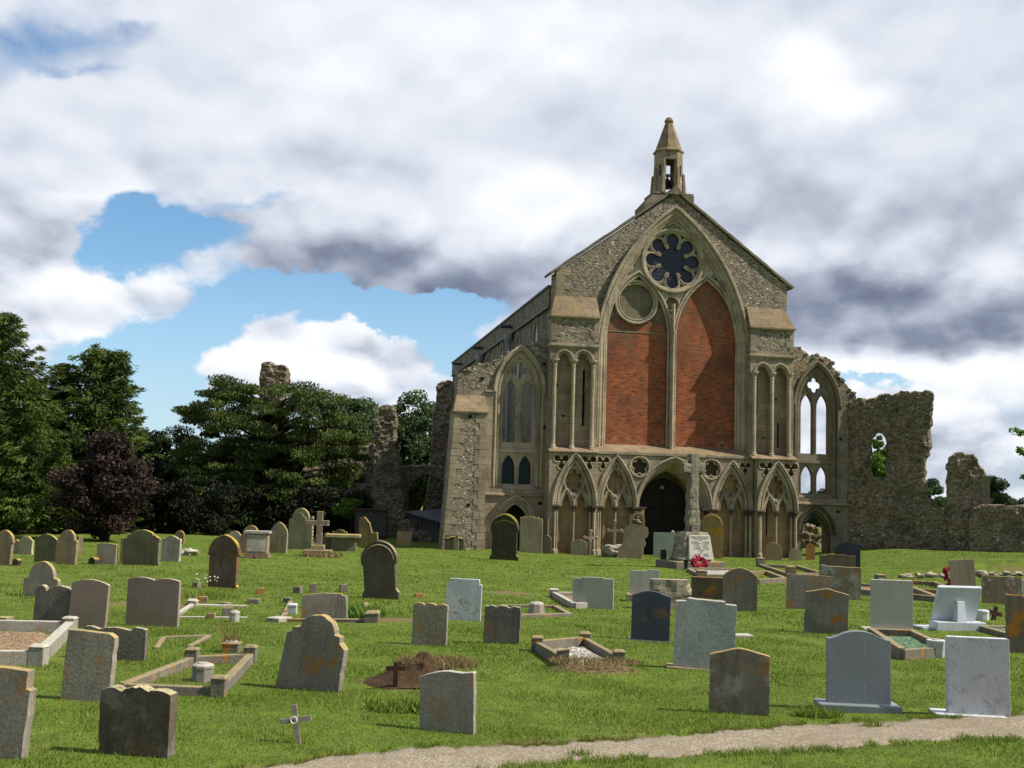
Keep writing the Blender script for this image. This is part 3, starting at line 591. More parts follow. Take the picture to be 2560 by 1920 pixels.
# sloping sill over the lower stage
m = MB().hull([(-3.45, -.40, 4.44), (3.34, -.40, 4.44), (3.34, .37, 4.44), (-3.45, .37, 4.44)], [(-3.45, -.38, 4.47), (3.34, -.38, 4.47), (3.34, .37, 4.80), (-3.45, .37, 4.80)])
ch('window_sill', m, 'weathered_slope', gw)
ch('string_course', MB().box(-3.43, 3.34, FYC_-.06, .3, 4.345, 4.435), 'ashlar')

# --- clasping buttresses with colonnetted blind arches
def buttress(x0, x1, cols, capz, slit):
    w0 = min(x0, x1); w1 = max(x0, x1); out = -1 if w0 < 0 else 1
    root = empty('buttress', (0, 0, 0)); root.parent = church
    FY = -.55
    zc = 8.95
    m = MB().box(w0, w1, FY+.02, 0., zc, 10.12); mq = MB(); z = zc+.02; k = 0
    ch('flint_panel', m, 'flint', root)
    while z < 10.1:
        l = .42 if k % 2 else .24
        for a, b in ((w0-.003, w0+l), (w1-l*.8, w1+.003)): mq.box(a, b, FY, -.2, z, min(z+.28, 10.12))
        z += .29; k += 1
    mq.box(w0, w1, FY, -.2, zc, zc+.12); mq.box(w0, w1, FY+.004, -.2, 10.0, 10.14)
    ch('corner_stone', mq, 'ashlar', root)
    o = .24 if out < 0 else .0; o2 = 0. if out < 0 else .24
    m = MB().hull([(w0-.04, FY-.06, 10.12), (w1+.04, FY-.06, 10.12), (w1+.04, 0, 10.12), (w0-.04, 0, 10.12)], [(w0+o, -.05, 11.05), (w1-o2, -.05, 11.05), (w1-o2, .05, 11.05), (w0+o, .05, 11.05)])
    m.box(w0-.06, w1+.06, FY-.09, 0, 10.05, 10.118)
    ch('weathering', m, 'weathered_slope', root)
    # niche stage
    a0, a1, a2 = cols; c1, c2 = (a0+a1)/2, (a1+a2)/2; h1, h2 = (a1-a0)/2-.05, (a2-a1)/2-.05
    A1, A2 = arch(c1, h1, capz, h1*1.22, 8), arch(c2, h2, capz, h2*1.22, 8)
    m = MB().plate([(w0, 4.45), (c1-h1, 4.45)]+A1+[(c1+h1, 4.45), (c2-h2, 4.45)]+A2+[(c2+h2, 4.45), (w1, 4.45), (w1, zc), (w0, zc)], (), FY, FY+.34)
    hs = [[(slit-.055, 5.5), (slit+.055, 5.5), (slit+.055, 7.9), (slit-.055, 7.9)]] if out < 0 else [[(slit-.05, 6.3), (slit+.05, 6.3), (slit+.05, 8.3), (slit-.05, 8.3)], [(slit+.97, 4.9), (slit+1.06, 4.9), (slit+1.06, 6.0), (slit+.97, 6.0)]]
    for px, pz in ((c1-.2, 7.2), (c1+.1, 5.9), (c2+.22, 7.1)) if out < 0 else ((c2-.05, 7.0), (c1+.2, 5.3)): hs.append([(px-.05, pz-.05), (px+.05, pz-.05), (px+.05, pz+.05), (px-.05, pz+.05)])
    m.plate([(w0, 4.45), (w1, 4.45), (w1, zc), (w0, zc)], hs, FY+.34, -.1)
    m.box(w0, w1, -.1, 0, 4.45, zc)
    ch('niche_wall', m, 'ashlar', root); ch('slit_window', MB().box(w0+.2, w1-.2, -.11, -.104, 4.8, 8.5), 'shadow_hole', root)
    m = MB()
    for c, h in ((c1, h1), (c2, h2)):
        for d, y, r in ((-.06, FY-.02, .05), (.03, FY+.03, .04)):
            A = arch(c, h-d, capz, (h-d)*1.22, 8); m.tube(y3(A, y), r, 6)
        B = foil(c, capz+.06, 3, h*.46, h*.5, h*.3, 60, math.pi/2)      # cusped trefoil head
        A = arch(c, h-.02, capz, h*1.2, 8); lo = [p for p in B if p[1] >= capz+.02]
        lo.sort(key=lambda p: math.atan2(p[1]-capz, p[0]-c), reverse=True)
        m.plate([(c-h+.01, capz)]+A+[(c+h-.01, capz)]+lo[::-1], (), FY+.1, FY+.26)
    ch('niche_arch', m, 'carved', root)
    m = MB().box(w0-.08, w1+.06, FY-.10, 0, zc-.11, zc-.02); m.box(w0-.05, w1+.03, FY-.06, 0, zc-.17, zc-.11)
    ch('cornice', m, 'carved', root)
    for x in cols:
        m = MB().lathe([(.085, 4.55), (.085, capz-.12)], x, FY-.04, 10); m.lathe([(.16, 4.46), (.16, 4.53), (.12, 4.56), (.13, 4.60), (.09, 4.66)], x, FY-.04, 10)
        m.lathe([(.09, capz-.20), (.11, capz-.19), (.09, capz-.16), (.10, capz-.1), (.17, capz+.02), (.19, capz+.03), (.19, capz+.10)], x, FY-.04, 10)
        ch('colonnette', m, 'carved', root, smooth=False)
    m = MB().hull([(w0-.06, -.95, 4.36), (w1+.06, -.95, 4.36), (w1+.06, 0, 4.36), (w0-.06, 0, 4.36)], [(w0-.03, -.93, 4.41), (w1+.03, -.93, 4.41), (w1+.03, -.3, 4.62), (w0-.03, -.3, 4.62)])
    m.box(w0-.02, w1+.02, -.91, 0, 4.343, 4.358)
    ch('string_course', m, 'weathered_slope', root)
    return root
buttress(-5.53, -3.47, (-5.34, -4.54, -3.69), 8.17, -3.98); buttress(3.36, 5.36, (3.53, 4.34, 5.13), 8.05, 3.78)

# --- lower stage: portal and blind arcade
FYC, FYO = -.47, -.85
def lower_wall(x0, x1, arches, holes, fy, back):
    P = [(x0, -.3)]
    for c, hw, zs, rise in arches: P += [(c-hw, -.3)]+arch(c, hw, zs, rise, 12)+[(c+hw, -.3)]
    P += [(x1, -.3), (x1, 4.34), (x0, 4.34)]
    return MB().plate(P, holes, fy, fy+.2)
def trefoil(c, z, s=.2, flip=1): return foil(c, z, 3, s*.74, s*.55, s*.3, 60, -math.pi/2 if flip > 0 else math.pi/2)
A1, A2, PO, A3, A4 = (-4.42, .86, 2.1, 2.14), (-2.52, .82, 2.1, 2.10), (.02, 1.62, 2.1, 2.12), (2.62, .84, 2.1, 2.05), (4.52, .84, 2.1, 2.1)
m = lower_wall(-3.40, 3.56, [A2, PO, A3], [circ(-1.53, 3.86, .40, 28), circ(1.66, 3.86, .40, 28), trefoil(-3.14, 4.0, .24), trefoil(3.2, 4.0, .22)], FYC, 0)
m.box(-3.40, 3.56, FYC+.2, -.1, 4.2, 4.34)
ch('arcade_wall', m, 'ashlar')
m = MB().plate([(-3.40, -.3), (-1.5, -.3)]+arch(.02, 1.52, 2.1, 1.98, 12)+[(1.54, -.3), (3.56, -.3), (3.56, 4.34), (-3.40, 4.34)], (), -.12, .02)
ch('niche_back', m, 'ashlar_warm')
for A, x0, x1, tf in ((A1, -5.53, -3.45, (-5.02, -3.84)), (A4, 3.6, 5.42, (4.0, 5.12))):
    ch('arcade_wall', lower_wall(x0, x1, [A], [trefoil(tf[0], 3.98, .27), trefoil(tf[1], 3.98, .27)], FYO, 0).box(x0, x0+.06, FYO+.2, 0, -.3, 4.34).box(x1-.06, x1, FYO+.2, 0, -.3, 4.34).box(x0+.06, x1-.06, FYO+.2, -.3, 4.2, 4.34), 'ashlar')
    ch('niche_back', MB().box(x0+.06, x1-.06, FYO+.42, 0, -.3, 4.2), 'ashlar_warm')
def blind(A, fy, slit=False):
    c, hw, zs, rise = A
    root = empty('blind_arch', (0, 0, 0)); root.parent = church
    # outer mouldings with dog-tooth beading
    m = MB()
    for d, y, r in ((-.07, fy-.05, .045), (.02, fy, .045), (.15, fy+.07, .04), (.21, fy+.12, .035)):
        m.tube(y3(arch(c, hw-d, zs, rise-d*1.35, 12), y), r, 6)
    p, a, b = ring(0, .22, 0, 0, c, hw, zs, rise, zs, 12, 1.35); ch('moulding', m, 'carved', root); ch('groove', MB().plate(p, (), fy+.1, fy+.2), 'ashlar_grey', root)
    m = MB(); P = arch(c, hw-.085, zs, rise-.115, 20)
    for i in range(len(P)-1):
        for t in (.25, .75):
            x, z = P[i][0]+(P[i+1][0]-P[i][0])*t, P[i][1]+(P[i+1][1]-P[i][1])*t
            m.add([(x-.03, fy+.06, z), (x, fy+.06, z+.03), (x+.03, fy+.06, z), (x, fy+.06, z-.03), (x, fy+.0, z)], [(0, 1, 4), (1, 2, 4), (2, 3, 4), (3, 0, 4)])
    ch('dogtooth', m, 'carved', root)
    # sub-arches and six-lobed opening
    ih = hw-.22; sh = ih/2-.02; c1, c2 = c-ih/2, c+ih/2; S1, S2 = arch(c1, sh-.09, zs, .60, 8), arch(c2, sh-.09, zs, .60, 8)
    oz = zs+1.08
    fx = foil(c, oz, 6, .255, .13, .20, 90, math.pi/2, 1.32)
    m = MB().plate([(c-ih, zs)]+arch(c, ih, zs, rise-.30, 12)+[(c+ih, zs)]+S2[::-1]+S1[::-1], [fx], fy+.20, fy+.30); ch('tracery', m, 'ashlar_warm', root); m = MB()
    m.tube(y3(circ(c, oz, .43, 28, .56), fy+.15), .035, 5, True); m.tube(y3(fx, fy+.19), .026, 4, True)
    for cc_ in (c1, c2):
        for d, y, r in ((-.05, fy+.13, .04), (.06, fy+.16, .03), (.0, fy+.16, .025)): m.tube(y3(arch(cc_, sh-.03-d, zs, .68-d, 8), y), r, 5)
    m.blob((c, fy+.12, zs+.46), (.06, .06, .08), int(c*9), .3, 1)
    ch('rib', m, 'carved', root)
    # columns and dark capitals
    xs = [c-hw+.02, c-hw+.15, c, c+hw-.15, c+hw-.02]
    for k, x in enumerate(xs):
        y = fy+(-.02 if k in (0, 4) else .13); r = .058 if k in (0, 4) else .048
        m = MB().lathe([(r*1.7, -.3), (r*1.7, .30), (r*1.3, .34), (r, .38), (r, zs-.2)], x, y, 8); o = ch('column', m, 'carved', root)
        m = MB().lathe([(r, zs-.21), (r*1.35, zs-.19), (r, zs-.16), (r*1.1, zs-.1), (r*1.9, zs-.01)], x, y, 8); m.box(x-r*2.1, x+r*2.1, y-r*2.2, y+r*2, zs-.01, zs+.06); ch('capital', m, 'capital_dark', o)
    if slit: ch('slit_window', MB().box(c-ih/2-.03, c-ih/2+.03, fy+.414, fy+.419, 1.1, 2.5), 'shadow_hole', root)
blind(A1, FYO); blind(A2, FYC); blind(A3, FYC); blind(A4, FYO, True)
# five-lobed and trefoil rims
for c in (-1.53, 1.66):
    m = MB().tube(y3(circ(c, 3.86, .43, 28), FYC-.01), .045, 6, True); m.tube(y3(foil(c, 3.86, 5, .225, .15, .13, 90), FYC+.03), .034, 5, True); rim = ch('foil_rim', m, 'carved')
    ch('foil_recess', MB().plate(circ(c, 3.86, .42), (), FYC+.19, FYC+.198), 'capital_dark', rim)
for c, z, s, y in ((-3.14, 4.0, .24, FYC), (3.2, 4.0, .22, FYC), (-5.02, 3.98, .27, FYO), (-3.84, 3.98, .27, FYO), (4.0, 3.98, .27, FYO), (5.12, 3.98, .27, FYO)):
    ch('foil_rim', MB().tube(y3(trefoil(c, z, s*1.03), y-.005), .024, 4, True), 'carved')
# portal
po = empty('portal', (0, 0, 0)); po.parent = church
m = MB(); c, hw, zs, rise = PO
for k in range(5):
    p, a, b = ring(k*.075, (k+1)*.075, 0, 0, c, hw, zs, rise, zs, 14, 1.25); m.plate(p, (), FYC+.03+k*.24, 1.3)
    for dd, yy, r in ((.0, -.015, .042), (.04, .06, .028)): m.tube(y3(arch(c, hw-k*.075-dd, zs, rise-(k*.075+dd)*1.25, 14), FYC+.03+k*.24+yy), r, 5)
m.tube(y3(arch(c, hw+.07, zs, rise+.09, 14), FYC-.05), .045, 6)
ch('moulding', m, 'carved', po)
m = MB(); P = arch(c, hw-.02, zs, rise-.03, 24)
for i in range(len(P)-1):
    for t in (.25, .75):
        x, z = P[i][0]+(P[i+1][0]-P[i][0])*t, P[i][1]+(P[i+1][1]-P[i][1])*t
        m.add([(x-.03, FYC+.03, z), (x, FYC+.03, z+.03), (x+.03, FYC+.03, z), (x, FYC+.03, z-.03), (x, FYC-.03, z)], [(0, 1, 4), (1, 2, 4), (2, 3, 4), (3, 0, 4)])
ch('dogtooth', m, 'carved', po)
for s in (-1, 1):
    for k in range(4):
        x, y = c+s*(hw-.04-k*.085), FYC+.08+k*.24
        o = ch('column', MB().lathe([(.085, -.3), (.085, .3), (.06, .34), (.045, .38), (.045, 1.9)], x, y, 8), 'carved', po)
        ch('capital', MB().lathe([(.045, 1.88), (.06, 1.9), (.05, 1.94), (.085, 2.06), (.09, 2.1)], x, y, 8), 'capital_dark', o)
    m = MB(); m.box(*sorted((c+s*(hw-.42), c+s*(hw+.02))), FYC+.36, 1.3, -.3, 2.1); ch('jamb', m, 'ashlar_warm', po)
    ch('impost', MB().box(*sorted((c+s*(hw-.4), c+s*(hw+.14))), FYC-.06, 1.31, 2.098, 2.17), 'capital_dark', po)
    d = MB().plate([(c+s*.012, -.2), (c+s*.012, 3.45), (c+s*.5, 3.3), (c+s*.95, 2.9), (c+s*1.3, 2.1), (c+s*1.3, -.2)], (), 1.12, 1.2)
    for zz in (.75, 1.3): pass
    d.box(*sorted((c+s*.02, c+s*1.28)), 1.09, 1.119, 2.08, 2.16)
    for q in (.12, .62): d.box(*sorted((c+s*(q+.03), c+s*(q+.42))), 1.095, 1.119, .5, 1.4); d.box(*sorted((c+s*(q+.03), c+s*(q+.42))), 1.095, 1.119, 1.5, 1.9)
    ch('door', d, 'old_oak', po)
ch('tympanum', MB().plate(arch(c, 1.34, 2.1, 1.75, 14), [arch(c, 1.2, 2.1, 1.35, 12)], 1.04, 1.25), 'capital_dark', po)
ch('notice', MB().box(-.12, .06, 1.075, 1.085, 2.96, 3.10), 'notice_paper', po)

# --- aisle fronts
def aisle(name, c, top, x0, x1, roofed, broken):
    root = empty(name, (0, 0, 0)); root.parent = church
    Wn = arch(c, .99, 6.85, 1.82, 12)
    zs = 6.85
    top = [p for p in top]
    up = ch('flint_wall' if roofed else 'rubble_wall', MB().plate([(x0, zs)]+Wn+[(x1, zs)]+top, (), .06, .95), 'flint' if roofed else 'rubble', root)
    dz = 1.25; da = arch(c-.04, .70, dz, 1.02, 10)
    d0, d1 = c-.74, c+.66
    m = MB().plate([(x0, -.3), (d0, -.3)]+da+[(d1, -.3), (x1, -.3), (x1, zs), (c+.99, zs), (c+.99, 2.75), (c-.99, 2.75), (c-.99, zs), (x0, zs)], (), .04, .95)
    ch('ashlar_wall', m, 'ashlar' if roofed else 'ashlar_grey', root)
    # window tracery
    L = arch(c-.37, .29, 6.75, .62, 8); Rg = arch(c+.37, .29, 6.75, .62, 8)
    l2, r2 = arch(c-.35, .28, 3.62, .57, 8), arch(c+.35, .28, 3.62, .57, 8)
    qf = foil(c, 7.78, 4, .19, .155, .1, 64, math.pi/2); q0 = [(c-.28, 7.35), (c-.06, 7.33), (c-.3, 7.1)]
    holes = [[(c-.66, 4.72)]+L+[(c-.08, 4.72)], [(c+.08, 4.72)]+(Rg if not broken else Rg)+[(c+.66, 4.72)], qf, [(c-.63, 2.97)]+l2+[(c-.07, 2.97)], [(c+.07, 2.97)]+r2+[(c+.63, 2.97)],
             [(c, 7.27), (c-.1, 7.42), (c+.1, 7.42)]]
    m = MB().plate([(c-.99, 2.75)]+arch(c, .99, 6.85, 1.82, 12)+[(c+.99, 2.75)], holes, .30, .55)
    m.tube(y3(circ(c, 7.78, .42, 26), .28), .045, 5, True)
    for q in (-.37, .37):
        m.tube(y3([(c+q-.33, 4.8)]+arch(c+q, .33, 6.75, .70, 8)+[(c+q+.33, 4.8)], .28), .035, 5); m.tube(y3([(c+q-.31, 3.0)]+arch(c+q, .31, 3.62, .62, 8)+[(c+q+.31, 3.0)], .28), .03, 5)
    m.box(c-.97, c+.97, .2, .31, 4.3, 4.42); m.hull([(c-.97, .14, 2.76), (c+.97, .14, 2.76), (c+.97, .32, 2.76), (c-.97, .32, 2.76)], [(c-.97, .16, 2.8), (c+.97, .16, 2.8), (c+.97, .32, 2.93), (c-.97, .32, 2.93)])
    ch('window_tracery', m, 'carved' if roofed else 'ashlar_grey', root)
    m = MB()
    for d, y, r in ((-.10, .0, .06), (-.02, .05, .05), (.12, .17, .05), (.22, .25, .04)):
        m.tube(y3([(c-.99+d, 6.85 if d < -.05 else 2.85)]+arch(c, .99-d, 6.85, 1.82-d*1.4, 12)+[(c+.99-d, 6.85 if d < -.05 else 2.85)], y), r, 6)
    p, a, b = ring(0, .2, 0, 0, c, .99, 6.85, 1.82, 2.9, 12, 1.4); m.plate(p, (), .18, .31)
    m.box(c-1.5, c-1.0, -.03, .1, 6.80, 6.87); m.box(c+1.0, c+1.22, -.03, .1, 6.80, 6.87)
    ch('window_arch', m, 'carved' if roofed else 'ashlar_grey', root)
    if roofed: ch('pane', MB().box(c-.66, c-.05, .46, .48, 2.9, 4.3).box(c+.05, c+.66, .46, .48, 2.9, 4.3), 'dark_glass', root)
    m = MB().hull([(x0, -.06, 2.48), (x1, -.06, 2.48), (x1, .05, 2.48), (x0, .05, 2.48)], [(x0, -.04, 2.54), (x1, -.04, 2.54), (x1, .05, 2.6), (x0, .05, 2.6)]); ch('string_course', m, 'weathered_slope', root)
    m = MB()
    for d, y, r in ((-.17, -.01, .05), (-.08, .03, .04), (.0, .09, .04), (.07, .17, .035)): m.tube(y3(arch(c-.04, .70-d, dz, 1.02-d*1.2, 10), y), r, 6)
    p, a, b = ring(-.02, .12, 0, 0, c-.04, .70, dz, 1.02, dz, 10, 1.2); m.plate(p, (), .12, .4)
    for s in (-1, 1): m.box(c-.04+s*.8-.14, c-.04+s*.8+.14, -.05, .3, dz-.08, dz); m.lathe([(.06, -.2), (.06, dz-.08)], c-.04+s*.66, .16, 8)
    ch('doorway_arch', m, 'carved' if roofed else 'capital_dark', root)
    if roofed: ch('door', MB().box(c-.72, c+.64, .75, .8, -.3, 2.3), 'old_oak', root)
    for px, pz in ((c-1.62, 7.35), (c-1.7, 5.8), (c+1.02, 8.1), (c+1.1, 5.4), (c+1.0, 2.2), (c-1.5, 1.4)):
        if x0+.1 < px < x1-.1: ch('putlog_hole', MB().box(px-.07, px+.07, .028, .052, pz-.07, pz+.06), 'shadow_hole', root)
    return root
def jag(P, n=5, a=.12, seed=1):
    r = random.Random(seed); Q = []
    for p, q in zip(P[:-1], P[1:]):
        for i in range(n):
            t = i/n; Q.append((p[0]+(q[0]-p[0])*t+r.uniform(-a, a)*.6, p[1]+(q[1]-p[1])*t+r.uniform(-a, a)))
    return Q+[P[-1]]
tl = jag([(-5.45, 9.2), (-6.2, 8.95), (-6.75, 8.85), (-7.3, 8.35), (-7.9, 8.06), (-8.6, 7.8), (-9.05, 7.62)], 5, .07, 3)
aisle('aisle_front', -6.69, tl+[(-9.05, 7.53), (-9.35, 7.53)], -9.35, -5.45, True, False)
tr = jag([(8.62, 7.35), (8.0, 7.98), (7.7, 8.35), (7.5, 8.6), (7.38, 8.98), (7.1, 8.92), (6.88, 9.08), (6.4, 8.98), (6.15, 9.2), (5.8, 9.42), (5.3, 9.5)], 5, .085, 9)
ra = aisle('aisle_front', 6.74, tr, 5.3, 8.62, False, True)
r_ = random.Random(5)                     # loose stones along the broken wall tops
for P, nm in ((tr, 0), (tl, 1)):
    m = MB()
    for i in range(0, len(P)-1):
        for k in range(3):
            t = r_.random(); x = P[i][0]+(P[i+1][0]-P[i][0])*t; z = P[i][1]+(P[i+1][1]-P[i][1])*t; s = r_.uniform(.05, .12)
            m.blob((x, r_.uniform(.05, .9), z-.01), (s*1.2, s*1.2, s), r_.random()*50, .5, 1)
    ch('broken_top', m, 'rubble')
# corner buttress of the north aisle: battered flint with dressed quoins
m = MB(); FYB = -.62
m.hull([(-9.86, FYB-.1, -.3), (-8.20, FYB-.1, -.3), (-8.16, .9, -.3), (-9.86, .9, -.3)], [(-9.50, FYB, 5.9), (-8.16, FYB, 5.9), (-8.16, .9, 5.9), (-9.50, .9, 5.9)])
bt = ch('corner_buttress', m, 'flint')
m = MB(); z = -.2; k = 0
while z < 5.85:
    h = .27+.05*math.sin(k*2.3); f = z/5.9; lx = -9.86+.36*f; fy = FYB-.1*(1-f)
    a, b = (.5, .28) if k % 2 else (.26, .46)
    m.box(lx-.004, lx+a, fy-.012, .3, z, min(z+h, 5.88)); m.box(-8.18-b, -8.155, fy-.012, .02, z, min(z+h, 5.88)); z += h+.012; k += 1
ch('corner_stone', m, 'ashlar', bt)
m = MB().hull([(-9.58, FYB-.07, 5.9), (-8.12, FYB-.07, 5.9), (-8.12, .1, 5.9), (-9.58, .1, 5.9)], [(-9.38, .0, 6.62), (-8.2, .0, 6.62), (-8.2, .12, 6.62), (-9.38, .12, 6.62)]); m.box(-9.6, -8.1, FYB-.09, .1, 5.84, 5.9)
ch('weathering', m, 'weathered_slope', bt)
ch('putlog_hole', MB().box(-8.95, -8.81, FYB-.014, FYB, 5.62, 5.74).box(-8.9, -8.77, FYB-.09, FYB-.06, 2.0, 2.1), 'shadow_hole', bt)

# --- nave behind
NL = 33.
m = MB().box(-5.25, -4.4, 1.0, NL, -.3, 10.75); m.box(-5.33, -4.4, 1.0, NL, 10.75, 11.6)
m.plate([(-5.25, -.3), (5.25, -.3), (5.25, 11.6), (0, 13.9), (-5.25, 11.6)], (), NL-.8, NL); m.box(4.4, 5.25, 1.0, NL-.8, -.3, 11.6)
nv = ch('nave_wall', m, 'flint_side')
m = MB().box(-5.40, -5.2, 1.0, NL, 10.68, 10.748); m.box(-5.40, -4.4, 1.0, NL+.05, 11.602, 11.68); m.box(5.2, 5.4, 1.0, NL, 11.602, 11.68)
ch('parapet_coping', m, 'lead_roof')
m = MB().hull([(-5.0, 1.0, 11.4), (5.0, 1.0, 11.4), (5.0, NL-.1, 11.4), (-5.0, NL-.1, 11.4)], [(-.05, 1.0, 14.1), (.05, 1.0, 14.1), (.05, NL-.1, 14.1), (-.05, NL-.1, 14.1)]); ch('nave_roof', m, 'lead_roof')
for Y in (3.9, 8.3, 12.9, 17.4, 22.0, 26.5):
    c = MB(); A = [(-.42, 8.0)]+arch(0, .42, 9.6, .95, 8)+[(.42, 8.0)]; o = [(-.6, 7.9)]+arch(0, .6, 9.6, 1.25, 8)+[(.6, 7.9)]
    k = MB().plate(o[1:-1]+[(.6, 7.9), (-.6, 7.9)], [A], -.05, .02); k.v = [(-5.25+y, Y+x, z) for x, y, z in k.v]; k.f = [f[::-1] for f in k.f]
    wn_ = ch('clerestory_window', k, 'ashlar', nv)
    g = MB().plate(A, (), -.006, .01); g.v = [(-5.25+y, Y+x, z) for x, y, z in g.v]; g.f = [f[::-1] for f in g.f]; ch('pane', g, 'dark_glass', wn_)
for Y in (3.2, 8.0, 13.0, 18.0, 23.0, 28.0):      # blocked nave arcade
    o = arch(0, 1.9, 4.2, 2.2, 10); k = MB().plate([(-1.9, -.3)]+o+[(1.9, -.3)], (), -.03, .0); k.v = [(-5.25+y, Y+x, z) for x, y, z in k.v]; k.f = [f[::-1] for f in k.f]
    ch('blocked_arch', k, 'ashlar_grey', nv)
for Y in (9.85, 19.1, 27.95):
    m = MB().lathe([(.085, 0), (.085, 10.2)], -5.42, Y, 8); 
    for z in (2.5, 5.2, 7.8, 9.9): m.lathe([(.11, z), (.11, z+.16)], -5.42, Y, 8)
    p = ch('downpipe', m, 'lead_pipe', nv)
    ch('rain_hopper', MB().lathe([(.10, 10.0), (.13, 10.12), (.22, 10.35), (.24, 10.36), (.24, 10.66)], -5.5, Y, 8), 'lead_pipe', p)
    ch('rain_spout', MB().box(-5.95, -5.3, Y-.16, Y+.16, 10.98, 11.10), 'slate_roof', p)

# --- bellcote
bc = empty('bellcote', (0, 0, 0)); bc.parent = church
BY = 1.05
m = MB().hull([(-1.28, BY-.7, 14.9), (1.0, BY-.7, 14.9), (1.0, BY+.8, 14.9), (-1.28, BY+.8, 14.9)], [(-1.28, BY-.7, 15.5), (1.0, BY-.7, 15.5), (1.0, BY+.8, 15.5), (-1.28, BY+.8, 15.5)])
m.hull([(-1.26, BY-.68, 15.5), (.99, BY-.68, 15.5), (.99, BY+.79, 15.5), (-1.26, BY+.79, 15.5)], [(-.86, BY-.62, 15.98), (.95, BY-.66, 15.98), (.95, BY+.7, 15.98), (-.86, BY+.7, 15.98)])
m.box(-.88, .98, BY-.66, BY+.72, 15.985, 16.06); m.box(.80, 1.0, BY-.68, BY+.7, 15.7, 15.98)
ch('plinth', m, 'ashlar_grey', bc)
m = MB(); ro, ri = .70, .47
OA = [R(q-6) for q in (24, 62, 118, 156, 204, 242, 298, 336)]
def octp(r, k): a = OA[k % 8]; return (r*math.cos(a), BY+r*math.sin(a))
for k in range(8):                        # face k between corner k and k+1; k=5 faces the front, k=1 the back
    a, b = octp(ro, k), octp(ro, k+1); ai, bi = octp(ri, k), octp(ri, k+1)
    def lp(p, q, t): return (p[0]+(q[0]-p[0])*t, p[1]+(q[1]-p[1])*t)
    wdt = .085 if k in (5, 1) else (.34 if k in (0, 2, 4, 6) else .34)
    def pier(t0, t1, z0, z1, s0=1., s1=.93):
        P = [lp(a, b, t0), lp(a, b, t1), lp(ai, bi, t1), lp(ai, bi, t0)]
        m.hull([(x*s0, BY+(y-BY)*s0, z0) for x, y in P], [(x*s1, BY+(y-BY)*s1, z1) for x, y in P])
    pier(0, wdt, 16.06, 17.62); pier(1-wdt, 1, 16.06, 17.62)
    if k not in (5, 1): pier(wdt, 1-wdt, 16.06, 16.85, 1, .962); pier(wdt, 1-wdt, 17.35, 17.62, .942, .93)
    pier(0, 1, 17.62, 18.0, .93, .92)
    for t in (0,):
        x, y = a; x *= 1.0; m.hull([(x*1.06+q, BY+(y-BY)*1.06+p, 16.06) for q, p in ((-.07, -.07), (.07, -.07), (.07, .07), (-.07, .07))], [(x*.99+q, BY+(y-BY)*.99+p, 17.25-(k % 2)*.25) for q, p in ((-.05, -.05), (.05, -.05), (.05, .05), (-.05, .05))])
ch('octagon_shaft', m, 'ashlar', bc)
m = MB().lathe([(.64, 17.96), (.70, 18.0), (.70, 18.06), (.62, 18.13)], 0, BY, 8, math.pi/8); m.lathe([(.615, 18.13), (.44, 18.62), (.3, 19.05), (.185, 19.38)], 0, BY, 8, math.pi/8)
m.lathe([(.16, 19.38), (.17, 19.42), (.21, 19.46), (.21, 19.52), (.16, 19.58), (.15, 19.63), (.03, 19.70)], 0, BY, 10)
ch('spire', m, 'weathered_slope', bc)
bl = ch('bell', MB().lathe([(.22, 16.42), (.19, 16.5), (.14, 16.62), (.12, 16.78), (.05, 16.86), (.04, 16.95)], -.03, BY, 12).blob((-.03, BY, 16.38), (.04, .04, .06), 1, 0, 1), 'bell_bronze', bc)
ch('headstock', MB().box(-.40, .40, BY-.06, BY+.06, 16.95, 17.06), 'grave_wood', bl)
# ------------------------------------------------------------------ ruins: rubble walls with broken outlines
def ruin(name, outline, thick, loc, rz, mat, label, holes=(), cat='ruined wall', vox=.085, seed=1, group=None, disp=.16):
    m = MB().plate(outline, holes, 0, thick); o = m.build(name, mat); o.location = loc; o.rotation_euler = (0, 0, rz)
    rm = o.modifiers.new('remesh', 'REMESH'); rm.mode = 'VOXEL'; rm.voxel_size = vox
    for k, (ty, sc, st) in enumerate((('CLOUDS', .9, disp*1.5), ('VORONOI', .22, disp))):
        tx = bpy.data.textures.new('rubble', ty); tx.noise_scale = sc
        d = o.modifiers.new('displace', 'DISPLACE'); d.texture = tx; d.strength = st; d.mid_level = .5; d.texture_coords = 'LOCAL'
    return tag(o, label, cat, group)
def jg(P, a=.1, n=4, seed=1): return jag(P, n, a, seed)
O = [(-.35, -.9)]+jg([(-.35, 6.62), (.1, 6.72), (.8, 6.80), (1.5, 6.88), (2.2, 7.0), (2.8, 7.1), (3.1, 6.95), (3.16, 6.3), (3.08, 5.4), (3.02, 4.7), (2.86, 4.0), (2.80, 3.2), (2.92, 2.45), (3.3, 2.02), (3.62, 1.75), (3.75, 1.2)], .10, 3, 4)+[(4.0, .6), (4.0, -.9)]
ruin('ruined_wall', O, .72, (15.35, 51.35, 0), R(-22.), 'rubble_dark', 'tall ruined flint wall with a ragged window gap, joined to the right end of the church front', [[(.58, 3.25), (1.20, 3.1), (1.26, 4.2), (1.20, 5.0), (.9, 5.2), (.62, 4.95), (.55, 4.2)]], seed=2)
O = [(-.6, -.9), (-.55, 1.4)]+jg([(-.52, 2.4), (-.48, 3.7), (-.35, 4.2), (0, 4.35), (.45, 4.33), (.72, 4.1), (.8, 3.7), (1.08, 3.42)], .07, 3, 5)+[(1.12, 2.0), (1.12, -.9)]
ruin('ruined_pier', O, .9, (19.3, 49.7, 0), R(-13), 'rubble', 'broken rubble pier with a dressed corner at the left end of the low right-hand wall', cat='ruined pier')
